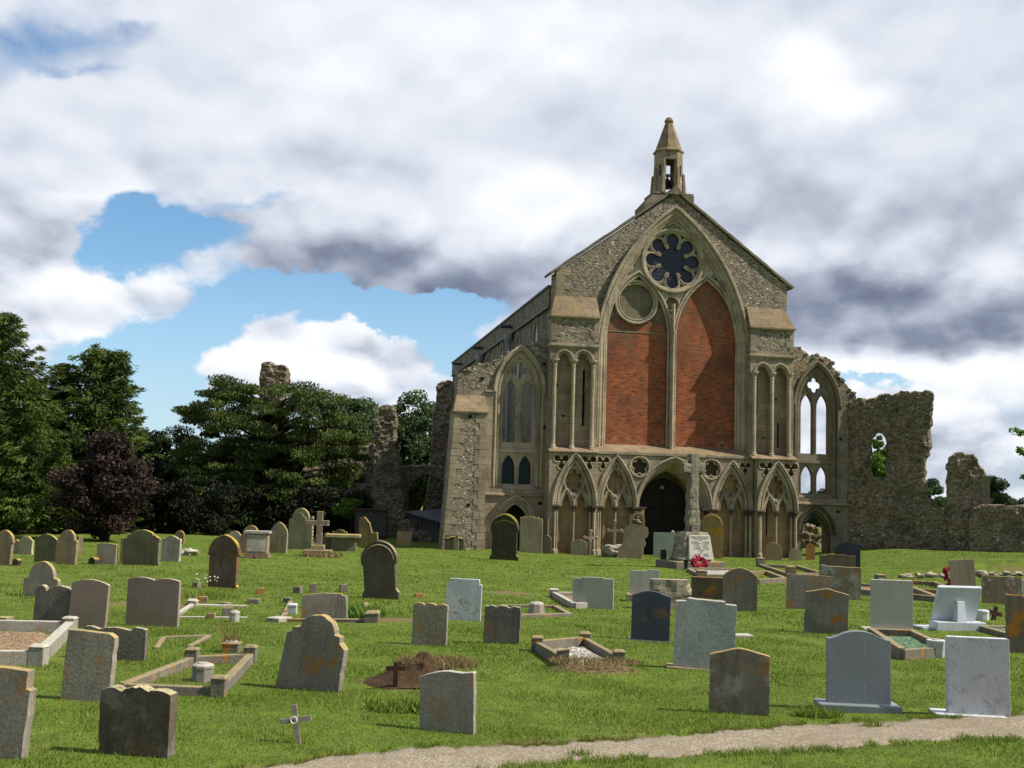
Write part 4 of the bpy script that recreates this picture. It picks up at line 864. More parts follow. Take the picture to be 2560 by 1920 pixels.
O = [(0, -.9), (0, 1.55), (.12, 1.95), (.45, 2.14)]+jg([(1.2, 2.16), (2.7, 2.2), (4.7, 2.22), (8, 2.24)], .03, 6, 6)+[(8, -.9)]
ruin('ruined_wall', O, .55, (19.45, 49.15, 0), R(-15), 'rubble_dark', 'long low dark flint wall at the far right with a level top', disp=.1)
O = [(-4.45, -.9)]+jg([(-4.3, 2.5), (-4.2, 4.5), (-4.16, 6.3), (-3.97, 7.7), (-3.75, 7.98), (-3.3, 8.0), (-2.9, 7.8), (-2.5, 7.2), (-2.3, 5.5)], .09, 4, 7)+[(-2.2, -.9)]
ruin('ruined_pillar', O, 1.1, (0, 62, 0), 0, 'rubble', 'tall rounded flint ruin close against the left side of the church nave', cat='ruined pillar')
O = [(-7.0, -.9)]+jg([(-6.75, 1.5), (-6.75, 3.6), (-6.68, 5.3), (-6.47, 6.15), (-6.15, 6.28), (-5.85, 6.2), (-5.68, 5.6), (-5.72, 4.9), (-5.62, 4.1), (-5.45, 3.3), (-5.2, 1.7)], .08, 4, 8)+[(-5.0, .3), (-5.0, -.9)]
ruin('ruined_pier', O, 1.2, (0, 57.4, 0), R(0), 'rubble_dark', 'tall tapering flint pier between the cedar and the slate-roofed shed', cat='ruined pier')
A_ = arch(-4.22, 1.0, 1.75, 1.12, 10)
O = [(-5.7, -.9), (-5.22, -.9)]+A_+[(-3.22, -.9), (-.9, -.9), (-.9, 3.3)]+jg([(-1.2, 3.35), (-2.5, 3.4), (-4, 3.36), (-5.7, 3.3)], .03, 5, 9)
ruin('ruined_arch', O, .6, (0, 60.2, 0), 0, 'rubble_dark', 'low dark rubble wall pierced by one round arch, left of the church nave', cat='ruined arch', disp=.1)
O = [(-14.5, -.9)]+jg([(-14.4, 3.8), (-13.4, 5.2), (-12, 5.5), (-10.5, 5.2), (-9, 4.9), (-7.6, 4.6), (-6.9, 3.6)], .1, 5, 10)+[(-6.6, -.9)]
ruin('ruined_wall', O, .9, (0, 68, 0), R(0), 'rubble', 'broad ruined flint wall glimpsed through the branches of the cedar', vox=.12)
O = [(-16.4, -.9)]+jg([(-16.4, 5), (-16.38, 10.05), (-15.9, 10.12), (-15.2, 9.95), (-14.8, 9.9), (-14.65, 9.5), (-14.68, 8.8), (-14.85, 8.2), (-14.6, 6)], .07, 4, 11)+[(-14.5, -.9)]
ruin('ruined_tower', O, 1.2, (0, 75, 0), 0, 'rubble', 'square fragment of ruined tower rising above the top of the cedar', cat='ruined tower', vox=.1)
O = [(13.6, -.9)]+jg([(13.7, .5), (14.2, .75), (14.7, .95), (15.0, .8), (15.4, .35), (16, .2)], .08, 3, 12)+[(16.4, -.9)]
ruin('rubble_heap', O, .9, (0, 56.5, 0), 0, 'rubble', 'pale heap of fallen rubble seen through the open side archway', cat='rubble', disp=.2)
O = [(-2.9, -.9)]+jg([(-2.9, 2.2), (-2.2, 2.5), (-1.2, 1.9)], .1, 3, 13)+[(-1.0, -.9)]
r_o = ruin('ruined_wall', [(x-1.6, z) for x, z in O], .7, (0, 66, 0), 0, 'rubble', 'brown inner wall seen through the round arch left of the nave', vox=.1)
# dressed corner of the pier
MB().box(.82, 1.16, -.06, .95, 1.9, 3.38).build('dressed_corner', 'ashlar_grey', bpy.data.objects['ruined_pier'])

# shed and board fence
sh = empty('shed', (-3.6, 54.5, -.45), 0, 'low shed with a sloping dark slate roof tucked between the ruins and the church corner', 'shed')
def shp(pts): return [(x+3.6, y-54.5, z+.45) for x, y, z in pts]
rf = [(-5.0, 55.6, .98), (-4.25, 53.6, .86), (-2.45, 51.6, .50), (-2.2, 57.4, 1.22)]
MB().hull(shp(rf), shp([(x, y, z+.07) for x, y, z in rf])).build('roof', 'slate_roof', sh)
wl = [(-4.15, 53.9), (-2.5, 52.0), (-2.3, 57.0), (-4.8, 55.6)]
MB().hull(shp([(x, y, -.5) for x, y in wl]), shp([(wl[0][0], wl[0][1], .84), (wl[1][0], wl[1][1], .54), (wl[2][0], wl[2][1], 1.12), (wl[3][0], wl[3][1], .94)])).build('wall', 'grey_board', sh)
m = MB()
for i in range(9):
    t = i/8.; x, y = wl[0][0]+(wl[1][0]-wl[0][0])*t-.03, wl[0][1]+(wl[1][1]-wl[0][1])*t-.03; m.hull(shp([(x-.02, y-.02, -.5), (x+.02, y-.02, -.5), (x+.02, y+.02, -.5), (x-.02, y+.02, -.5)]), shp([(x-.02, y-.02, .8-.3*t), (x+.02, y-.02, .8-.3*t), (x+.02, y+.02, .8-.3*t), (x-.02, y+.02, .8-.3*t)]))
m.build('batten', 'grey_board', sh)
O = [(-4.9, -.9)]+jg([(-4.9, .55), (-4.6, .75), (-4.2, .3), (-3.3, .15)], .06, 3, 14)+[(-3.1, -.9)]
ruin('rubble_heap', O, .5, (0, 53.1, 0), 0, 'rubble_dark', 'low dark rubble stump in front of the slate-roofed shed', cat='rubble')
fn = empty('board_fence', (-7.1, 54.4, -.4), 0, 'dark boarded fence panel between the cedar and the tall flint pier', 'fence')
m = MB()
for i in range(9): m.box(.02+i*.155, .165+i*.155, 0, .04, 0, 1.55)
m.build('board', 'grey_board', fn); MB().box(0, 1.42, -.03, -.001, 1.4, 1.5).box(0, 1.42, -.03, -.001, .2, .3).build('rail', 'dark_wood', fn)
for x in (-.06, 1.42): MB().box(x, x+.08, -.03, .07, 0, 1.6).build('post', 'dark_wood', fn)

# ------------------------------------------------------------------ trees
def leaves(C, Rd, per, size, asp=.5, dirb=None, flat=0., seed=0):
    """clumps at C (n,3) with radii Rd (n,3): diamond leaves, optionally biased along dirb (n,3)"""
    g = np.random.default_rng(seed); C = np.asarray(C, float); Rd = np.asarray(Rd, float); n = len(C)*per
    ci = np.repeat(np.arange(len(C)), per)
    d = g.normal(size=(n, 3)); d /= np.linalg.norm(d, axis=1)[:, None]; r = g.random(n)**.45
    P = C[ci]+d*Rd[ci]*r[:, None]
    a = g.normal(size=(n, 3))
    if dirb is not None: a = a*.55+np.asarray(dirb)[ci]*1.2
    a[:, 2] *= (1-flat)
    a /= np.linalg.norm(a, axis=1)[:, None]+1e-9
    b = np.cross(a, g.normal(size=(n, 3))); b /= np.linalg.norm(b, axis=1)[:, None]+1e-9
    L = size*g.uniform(.6, 1.4, n)[:, None]
    V = np.stack([P-a*L*.5, P+b*L*asp*.5, P+a*L*.5, P-b*L*asp*.5], 1).reshape(-1, 3)
    return V, np.arange(n*4).reshape(-1, 4)
def tree(name, base, label, V, F, leaf, limbs, cat='tree', group=None):
    o = empty(name, base, 0, label, cat, group); b = np.array(base)
    npmesh('crown', np.asarray(V)-b, F, leaf, o)
    m = MB()
    for pts, rs in limbs: m.tube([tuple(np.array(p)-b) for p in pts], rs, 7)
    m.build('trunk', 'bark', o, smooth=True)
    return o
def conifer(x, y, z0, h, r, nb, per, seed, taper=1., low=.4):
    g = np.random.default_rng(seed); C = []; Rr = []; D = []; limbs = [([(x, y, z0), (x+.1, y, z0+h*.5), (x, y, z0+h*.97)], [.32, .2, .04])]
    for i in range(nb):
        t = (i+.5)/nb; zz = z0+low+(h-low)*t; prof = min(1., (1-t)**taper*1.25+.05)*(.78+.3*math.sin(i*2.4)*math.sin(i*.37))
        a = i*2.39996+g.normal()*.3; rad = r*prof*g.uniform(.85, 1.12); ca, sa = math.cos(a), math.sin(a)
        drop = -.10*rad; tip = (x+ca*rad, y+sa*rad, zz+drop+.25*rad)
        if i % 4 == 0: limbs.append(([(x, y, zz), ((x+tip[0])/2, (y+tip[1])/2, zz-.05*rad), tip], [.06, .04, .015]))
        k = max(3, int(rad*3.2))
        for j in range(k):
            s = (j+1)/k; q = np.array([x+ca*rad*s, y+sa*rad*s, zz+drop*math.sin(s*3)+.25*rad*s*s])+g.normal(size=3)*(.12, .12, .08)
            C.append(q); w = .16+.30*math.sin(min(1., s*1.1)*2.6+.3); Rr.append((w*1.05, w*1.05, w*.48)); D.append((ca*.8, sa*.8, -.25+g.normal()*.2))
    return leaves(C, Rr, per, .27, .17, np.array(D)*1.5, 0, seed), limbs
for a in (('cypress_tree', -22.6, 51, 9.7, 4.6, 210, 40, 1, 'tallest dark green conifer at the left edge with drooping sprays'), ('cypress_tree', -18.9, 52.5, 8.4, 3.0, 170, 40, 2, 'broad dark conifer with a ragged forked top, second from the left edge'), ('cypress_tree', -20.6, 49.5, 6.6, 2.9, 130, 36, 3, 'shorter conifer filling the gap between the two tall conifers on the left')):
    nm, x, y, h, r, nb, per, sd, lb = a
    (V, F), lm = conifer(x, y, -.45, h, r, nb, per, sd, .62 if sd == 2 else .8)
    if sd == 2:
        (V2, F2), l2 = conifer(x+1.0, y, 3.5, 4.4, 1.5, 60, 36, 12, .8, .1); (V3, F3), l3 = conifer(x-1.5, y, 3.0, 4.2, 1.4, 60, 36, 13, .8, .1)
        F = np.concatenate([F, F2+len(V), F3+len(V)+len(V2)]); V = np.concatenate([V, V2, V3]); lm += l2+l3
    tree(nm, (x, y, -.45), lb, V, F, 'cypress_leaf', lm, group='conifers on the left')
def broad(x, y, z0, h, r, n, per, size, seed, leaf, label, name='broadleaf_tree', cz=.58, low=.22, asp=.6, rz=None, cat='tree', group=None, point=0., ragged=.1):
    g = np.random.default_rng(seed); C = []; Rr = []; limbs = [([(x, y, z0-.1), (x+.08, y, z0+h*.4), (x, y, z0+h*.85)], [h*.035, h*.024, h*.006])]
    for i in range(n):
        d = g.normal(size=3); d /= np.linalg.norm(d); k = g.uniform(.5, 1.0)*(1+ragged*math.sin(d[0]*5+seed)*math.sin(d[2]*6+d[1]*4))
        zz = d[2]*k; wid = (1-point*max(0, zz))*(1-.15*abs(zz))
        c = np.array([x+d[0]*k*r*wid, y+d[1]*k*r*wid, z0+h*(low+(1-low)*(.5+.5*zz*.95))]); C.append(c); s = r*g.uniform(.13, .36); Rr.append((s, s, s*.75))
        if i % 5 == 0: limbs.append(([(x, y, z0+h*low*1.1), tuple((np.array([x, y, c[2]-.2*h])+c)/2), tuple(c)], [h*.012, h*.008, .012]))
    V, F = leaves(C, Rr, per, size, asp, None, 0, seed)
    return tree(name, (x, y, z0), label, V, F, leaf, limbs, cat, group)
broad(-15.8, 46, -.45, 4.5, 1.85, 105, 330, .13, 21, 'purple_leaf', 'dark purple-leaved rounded tree in front of the conifers', 'purple_tree', low=.02, point=.5, ragged=.35)
for k, (x, y, h, r, sd) in enumerate(((-19.8, 63, 5.6, 2.6, 31), (-17.0, 64, 5.2, 2.4, 32), (-14.6, 65, 5.5, 2.3, 33), (-23.5, 58, 6, 3, 35))):
    broad(x, y, -.5, h, r, 70, 320, .2, sd, 'dark_leaf', ('dark green bushy tree behind the purple-leaved tree', 'lower dark green tree in the gap between the purple tree and the cedar', 'dark green tree half hidden by the left side of the cedar', 'dark tree behind the tallest left-edge conifer')[k], 'dark_tree', low=.02, group='dark trees in the left background')
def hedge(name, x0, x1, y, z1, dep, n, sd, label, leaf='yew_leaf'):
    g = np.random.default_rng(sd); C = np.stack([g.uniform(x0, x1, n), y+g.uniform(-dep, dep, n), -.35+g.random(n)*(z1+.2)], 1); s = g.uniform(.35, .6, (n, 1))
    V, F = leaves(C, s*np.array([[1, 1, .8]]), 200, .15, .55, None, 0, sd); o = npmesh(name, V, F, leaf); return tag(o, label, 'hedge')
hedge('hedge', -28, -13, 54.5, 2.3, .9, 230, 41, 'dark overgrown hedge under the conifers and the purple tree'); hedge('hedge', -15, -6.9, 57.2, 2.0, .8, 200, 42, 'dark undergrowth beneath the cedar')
broad(-7.6, 56.2, -.5, 2.0, .75, 30, 220, .12, 77, 'bright_leaf', 'sunlit yellow-green bush peeping over the dark boarded fence', 'leafy_bush', low=.5, cat='bush')
# cedar with flat layered plates
CP = [(-17.2, 6.0), (-16.6, 6.4), (-15.6, 6.7), (-15.3, 7.35), (-14.2, 7.45), (-13.2, 7.1), (-12, 7.25), (-10.7, 7.3), (-9.7, 6.9), (-8.7, 6.6), (-8.4, 5.9), (-7.75, 5.1), (-7.35, 4.3), (-7.3, 3.7), (-8.2, 3.1), (-7.9, 2.4), (-8.9, 1.4), (-10, .6), (-12, .2), (-15, .1), (-16.4, 1.2), (-17.3, 2.7), (-16.7, 3.7), (-17.3, 4.1), (-16.7, 5.1), (-17.3, 5.5)]
def inside(P, x, z):
    c = False
    for i in range(len(P)):
        (x1, z1), (x2, z2) = P[i], P[i-1]
        if (z1 > z) != (z2 > z) and x < (x2-x1)*(z-z1)/(z2-z1)+x1: c = not c
    return c
g = np.random.default_rng(51); C = []; Rr = []; lm = [([(-12.6, 60, -.6), (-12.5, 60, 2.5), (-12.8, 60, 5), (-12.4, 60, 6.6)], [.45, .36, .22, .07]), ([(-12.55, 60, 1.2), (-10.8, 60, 3.0), (-9.3, 59.6, 5.2)], [.22, .14, .05])]
while len(C) < 340:
    x, z = g.uniform(-17.3, -7.3), g.uniform(.1, 7.4)
    z = round((z+.3*math.sin(x*.9+1))/.55)*.55+g.normal()*.16-.3*math.sin(x*.9+1)
    if not inside(CP, x, z) : continue
    hole = any(abs(x-a) < ra and abs(z-b) < rb for a, b, ra, rb in ((-15.3, 4.35, .9, .22), (-14.5, 3.15, .8, .16), (-16.2, 2.5, .5, .2), (-11.3, 4.2, .6, .25), (-12.9, 4.0, .3, .2), (-10.3, 3.0, .9, .3)))
    if hole: continue
    dep = 3.4*math.sqrt(max(0.05, 1-((x+12.4)/5.6)**2)); y = 60+g.uniform(-dep, dep*.6); s = g.uniform(.5, .85); C.append((x, y, z)); Rr.append((s*1.0, s*1.0, s*.36))
    if len(C) % 3 == 0: zc = max(.8, z-.7-.1*abs(x+12.5)); lm.append(([(-12.5, 60, zc), ((x-12.5)/2, (y+60)/2, z-.25), (x, y, z-.05)], [.09, .06, .02]))
V, F = leaves(C, Rr, 420, .15, .35, np.tile((.15, 0, .75), (len(C), 1)), 0, 52)
tree('cedar_tree', (-12.6, 60, -.5), 'wide spreading cedar with flat layered branches left of the ruins', V, F, 'cedar_leaf', lm)
for k, (x, y, h, r, sd) in enumerate(((-11.8, 88, 9.6, 3.2, 61), (-7.2, 90, 10.2, 3.4, 62), (-4.6, 92, 9.3, 2.5, 63))):
    broad(x, y, -.6, h, r, 150, 330, .24, sd, 'poplar_leaf', ('pale green leafy tree rising behind the right side of the cedar', 'pale green leafy tree between the tall flint pier and the church', 'pale green tree just showing beside the far corner of the nave')[k], 'leafy_tree', low=.05, group='pale green trees behind the ruins')
broad(24.8, 78, -.5, 7.6, 1.35, 110, 330, .2, 71, 'bright_leaf', 'bright green tree filling the ragged window gap of the tall right ruin', 'leafy_tree', low=.05)
broad(30.6, 86, -.5, 4.9, 1.9, 40, 260, .22, 72, 'poplar_leaf', 'light green bush between the tall ruin and the broken pier', 'leafy_bush', low=.02, cat='bush')
for k, (x, y, h, r, sd) in enumerate(((26.6, 100, 3.9, 1.7, 73), (39.2, 95, 5.2, 2.1, 74), (42.5, 96, 3.6, 1.8, 75), (29.2, 104, 3.2, 1.2, 76))):
    broad(x, y, -.6, h, r, 40, 240, .25, sd, 'wood_leaf', ('distant tree framed by the lower left light of the ruined aisle window', 'dark tree beyond the low wall right of the broken pier', 'smaller dark tree beyond the low wall further right', 'distant bush framed by the lower right light of the ruined aisle window')[k], 'distant_tree', low=.02)
g = np.random.default_rng(81); n = 420; C = np.stack([g.uniform(-330, 420, n), g.uniform(380, 420, n), g.uniform(-.5, 4.6, n)], 1)
V, F = leaves(C, np.tile((5, 5, 2.2), (n, 1))*g.uniform(.6, 1.2, (n, 1)), 60, 1.6, .7, None, 0, 82); tag(npmesh('far_wood', V, F, 'wood_leaf'), 'far line of woodland on the horizon behind the ruins', 'woodland', kind='stuff')
# overhanging tree at the right edge, mostly outside the picture
C = []; Rr = []; g = np.random.default_rng(91); x, y = 31.35, 60; limbs = [([(x, y, -.5), (x, y, 4), (x-.3, y, 8)], [.3, .2, .06])]
for zz, ln in ((3.4, 4.5), (4.9, 5.0), (5.6, 5.2), (4.2, 4.2), (6.6, 4.0), (7.6, 2.6)):
    for s in (-1, 1):
        tip = (x+s*ln, y+g.normal()*.6, zz+.3); limbs.append(([(x, y, zz-.6), (x+s*ln*.5, y, zz+.1), tip], [.07, .045, .012]))
        for t in np.linspace(.35, 1, 9): C.append((x+s*ln*t, y+g.normal()*.3, zz-.05+.3*t+g.normal()*.12)); Rr.append((.30, .35, .15))
V, F = leaves(C, Rr, 45, .24, .5, None, 0, 92); tree('leafy_tree', (x, y, -.5), 'leafy branch tips reaching in from the right edge above the low wall', V, F, 'bright_leaf', limbs)
# small plants
def tuft(name, x, y, r, h, n, leaf, label, cat='plant', seed=1, wd=.012):
    g = np.random.default_rng(seed); a = g.uniform(0, 6.283, n); d = r*np.sqrt(g.random(n)); px, py = d*np.cos(a), d*np.sin(a)*.6; hh = h*g.uniform(.5, 1.2, n); b = g.uniform(0, 6.28, n)
    l = g.normal(0, .5, (n, 2))*hh[:, None]; z = T(x, y)-.02
    V = np.stack([np.stack([px-np.cos(b)*wd, py-np.sin(b)*wd, 0*px], 1), np.stack([px+np.cos(b)*wd, py+np.sin(b)*wd, 0*px], 1), np.stack([px+l[:, 0], py+l[:, 1], hh], 1)], 1).reshape(-1, 3)
    o = npmesh(name, V, np.arange(n*3).reshape(-1, 3), leaf); o.location = (x, y, z); return tag(o, label, cat)
tuft('weed_clump', -2.42, 19.4, .42, .22, 500, 'bright_leaf', 'bright green weed clump beside the low blunt-peaked headstone', seed=1, wd=.03)
tuft('weed_clump', -5.9, 22.4, .8, .15, 700, 'grass_blade', 'long green grass growing in front of the rusty gothic-arched headstone', seed=2, wd=.016)
tuft('weed_clump', -.95, 11.05, .35, .12, 350, 'grass_blade', 'green weeds at the near foot of the bare earth mound', seed=3, wd=.02)
tuft('weed_clump', 3.02, 11.35, .22, .12, 300, 'grass_blade', 'grass tuft at the left corner of the granite plinth by the path', seed=4, wd=.012)
tuft('weed_clump', .62, 9.30, .09, .09, 90, 'grass_blade', 'small weed growing on the lower edge of the path', seed=5, wd=.008)
tuft('weed_clump', 3.35, 10.75, .10, .09, 110, 'grass_blade', 'small grass tuft growing in the gravel near the granite headstone', seed=6, wd=.008)
tuft('dry_grass', -.72, 12.6, .45, .10, 1300, 'straw_blade', 'dry straw-coloured cut grass lying on the bare earth mound', 'dry grass', 7, .007).location.z += .10
tuft('dry_grass', 1.08, 13.75, .55, .05, 900, 'straw_blade', 'dry grass cuttings heaped against the near end of the white gravel grave', 'dry grass', 8, .008)
tuft('dry_grass', -6.2, 39.3, .7, .22, 400, 'straw_blade', 'dry grass around the steps of the tall stone cross', 'dry grass', 9, .02)
tuft('dry_flowers', -3.42, 14.72, .14, .26, 60, 'straw_blade', 'dried flower stems in the small square stone vase', 'flowers', 10, .006).location.z += .13
# ------------------------------------------------------------------ headstones
def outline(sh, w, h):
    a = w/2
    def sym(R_): return [(-x*a, z*h) for x, z in R_[::-1]]+[(x*a, z*h) for x, z in R_ if x > 1e-6 or False]
    def seg(x0, x1, z, rise, n=8): return [(x0+(x1-x0)*i/n, z+rise*(1-(2*i/n-1)**2)) for i in range(n+1)]
    def ell(x0, x1, z, rise, n=12): return [((x0+x1)/2-(x1-x0)/2*math.cos(math.pi*i/n), z+rise*math.sin(math.pi*i/n)) for i in range(n+1)]
    B0 = [(-a, -.15)]; B1 = [(a, -.15)]
    if sh == 'flat': return B0+[(-a, h*.995), (-a*.97, h), (a*.96, h), (a, h*.99)]+B1
    if sh.startswith('seg'):
        r = h*{'1': .05, '2': .09, '3': .2}[sh[3]]; return B0+seg(-a, a, h-r, r, 12)+B1
    if sh == 'round': return B0+ell(-a, a, h-min(a, h*.6), min(a, h*.6), 14)+B1
    if sh == 'gothic': 
        zs = h-a*1.18; k = .90; return [(-a*k, -.15), (-a*k, zs-.04), (-a, zs-.02)]+arch(0, a, zs, h-zs, 8)+[(a, zs-.02), (a*k, zs-.04), (a*k, .07), (a, .03), (a, -.15)]
    if sh == 'gothic2':
        zs = h*.66; k = .86; return [(-a, -.15), (-a, .12), (-a*k, .20), (-a*.88, zs-.10), (-a*.95, zs-.07), (-a*1.0, zs)]+arch(0, a, zs, h-zs, 8)+[(a, zs), (a*.95, zs-.07), (a*.88, zs-.1), (a*k, .2), (a, .12), (a, -.15)]
    if sh == 'gothic3': zs = h-a*1.05; return B0+arch(0, a, zs, h-zs, 8)+B1
    if sh == 'ogeep': return B0+[(-a, h*.62), (-a*.95, h*.68), (-a*.97, h*.72)]+[(a*x, h*z) for x, z in ((-.8, .80), (-.55, .9), (-.25, .965), (0, 1), (.25, .965), (.55, .9), (.8, .80), (.97, .72), (.95, .68), (1, .62))]+B1
    if sh == 'shoulder': zs = h-a*.85; return B0+[(-a, zs-.07), (-a*.9, zs-.02), (-a*.76, zs-.02)]+ell(-a*.72, a*.72, zs, h-zs)+[(a*.76, zs-.02), (a*.9, zs-.02), (a, zs-.07)]+B1
    if sh == 'shoulder2': return B0+[(-a, h*.84), (-a*.9, h*.9), (-a*.7, h*.88)]+seg(-a*.62, a*.62, h*.92, h*.08)+[(a*.7, h*.88), (a*.9, h*.9), (a, h*.84)]+B1
    if sh == 'shoulder3': zs = h*.78; return B0+[(-a*.93, zs-.07), (-a*.80, zs-.055), (-a*.78, zs), (-a*.56, zs+.005)]+ell(-a*.54, a*.54, zs+.01, h-zs-.01)+[(a*.56, zs+.005), (a*.72, zs), (a*.74, zs-.06), (a*.93, zs-.12)]+B1
    if sh == 'baroque': return B0+[(-a, h*.66), (-a*.96, h*.74), (-a*.82, h*.76), (-a*.74, h*.86)]+ell(-a*.62, a*.62, h*.86, h*.14)+[(a*.74, h*.86), (a*.85, h*.80), (a*.98, h*.78), (a*1.0, h*.70), (a*.96, h*.66), (a*.96, .12), (a*1.0, .06)]+B1
    if sh == 'humps2': return B0+ell(-a*.95, -a*.38, h*.86, h*.13, 8)+[(-a*.34, h*.86)]+seg(-a*.3, a*1.0, h*.88, h*.12)+B1
    if sh == 'double': return B0+seg(-a, 0, h*.955, h*.05)+seg(.001, a, h*.945, h*.05)+B1
    if sh == 'rcorner': return B0+[(-a, h), (a*.7, h*.995), (a*.88, h*.975), (a*.97, h*.94), (a, h*.89)]+B1
    if sh == 'scallop': return B0+[(-a, h*.80), (-a*.92, h*.98), (-a*.75, h*.99), (-a*.5, h*.92)]+seg(-a*.5, a*.45, h*.91, h*.07)+[(a*.5, h*.92), (a*.66, h*1.0), (a*.93, h*.96), (a, h*.93)]+B1
    if sh == 'notchr': return B0+[(-a, h), (a*.78, h), (a*.80, h*.80), (a*.98, h*.79)]+B1
    if sh == 'triple': return B0+[(-a, h*.90)]+seg(-a*.98, -a*.40, h*.925, h*.045, 6)+seg(-a*.38, a*.38, h*.935, h*.065, 8)+[(a*.4, h*.955)]+seg(a*.42, a*.62, h*.955, h*.01, 3)+[(a*.8, h*.945), (a, h*.91)]+B1
    if sh == 'triple2': return B0+[(-a, h*.97)]+seg(-a*.94, -a*.4, h*.97, h*.02, 4)+[(-a*.38, h*.93)]+seg(-a*.34, a*.34, h*.95, h*.05, 6)+[(a*.38, h*.93)]+seg(a*.4, a*.94, h*.97, h*.02, 4)+[(a, h*.96)]+B1
    if sh == 'peakstep': return B0+[(-a, h*.9), (0, h), (a*.72, h*.97), (a*.74, h*.92), (a*.9, h*.91), (a*.92, h*.82)]+B1
    if sh == 'cut': return B0+[(-a, h*.87), (-a*.97, h*.885), (-a*.88, h*.89), (-a*.86, h*.97), (-a*.80, h)]+[(a*.80, h), (a*.86, h*.97), (a*.88, h*.89), (a*.97, h*.885), (a, h*.87)]+B1
    if sh == 'step': return B0+[(-a, h*.955), (-a*.55, h*.96), (-a*.53, h), (a*.52, h), (a*.54, h*.97), (a, h*.965)]+B1
    if sh == 'step2': return B0+[(-a, h*.94), (a*.2, h*.95), (a*.22, h), (a, h)]+B1
    if sh == 'step3': return B0+[(-a, h*.955), (-a*.62, h*.96), (-a*.6, h), (a*.62, h*.985), (a*.64, h*.95), (a, h*.945)]+B1
    if sh == 'camel': return B0+[(a*x, h*z) for x, z in ((-1, .90), (-.8, .93), (-.5, .975), (-.2, .998), (.05, 1), (.3, .99), (.6, .982), (.95, .985), (1, .97))]+B1
    if sh == 'ornate':
        zs = h*.66; return [(-a*.95, -.15), (-a*.9, .35), (-a*.72, .5), (-a*.74, zs*.9), (-a*.6, zs*1.03), (-a*.5, zs*1.0), (-a*.5, h*.80)]+ell(-a*.5, a*.5, h*.80, h*.2)+[(a*.5, h*.80), (a*.52, h*.72), (a*.74, h*.70), (a*.88, h*.60), (a*.86, h*.52), (a*.72, h*.47), (a*.72, h*.40), (a*.84, h*.38), (a*.8, h*.3), (a*.66, h*.28), (a*.7, .2), (a*.72, -.15)]
    if sh == 'ogee': return B0+[(a*x, h*z) for x, z in ((-1, .915), (-.75, .935), (-.45, .985), (-.2, 1), (.1, 1), (.4, .975), (.7, .925), (1, .905))]+B1
    if sh == 'ogee2': return B0+[(a*x, h*z) for x, z in ((-1, .895), (-.85, .905), (-.65, .935), (-.45, .972), (-.22, .995), (0, 1), (.22, .995), (.45, .972), (.65, .935), (.85, .905), (1, .895))]+B1
    if sh == 'peak': return B0+[(-a, h*.90), (-a*.04, h), (a*.04, h), (a, h*.90)]+B1
    if sh == 'wavy': return B0+[(-a, h*.92), (-a*.97, h*.99), (-a*.8, h*1.0), (-a*.6, h*.97), (0, h*.965), (a*.6, h*.95), (a*.8, h*.97), (a, h*.95)]+B1
    if sh == 'plank': return B0+[(a*x, h*z) for x, z in ((-1, .97), (-.9, .93), (-.8, .985), (-.55, .99), (-.4, .96), (-.2, 1), (.2, .985), (.35, .965), (.6, .97), (.8, .93), (.92, .95), (1, .91))]+B1
    if sh == 'broken': return B0+[(-a*.98, h*.92), (-a*.8, h*.98), (-a*.4, h), (-a*.3, h*.97), (a*.15, h*.80), (a*.3, h*.62), (a*.42, h*.5), (a*.7, h*.48), (a*.72, h*.52), (a*.98, h*.50)]+B1
    raise KeyError(sh)
MODERN = ('white', 'lgrey2', 'black', 'granite', 'marble2', 'brown', 'slate')
def weather(P, rj):                      # worn edges: small wobble and the odd chip along the outline
    Q = []; n = len(P)
    for i in range(n-1):
        (x0, z0), (x1, z1) = P[i], P[i+1]; d = math.hypot(x1-x0, z1-z0); k = max(1, int(d/.055))
        for j in range(k):
            t = j/k; x, z = x0+(x1-x0)*t, z0+(z1-z0)*t
            if z > .02 and d > .001:
                q = rj.gauss(0, .0018)-(rj.uniform(.004, .013) if rj.random() < .05 else 0); nx, nz = -(z1-z0)/d, (x1-x0)/d; x += nx*q; z += nz*q
            Q.append((x, z))
    return Q+[P[-1]]
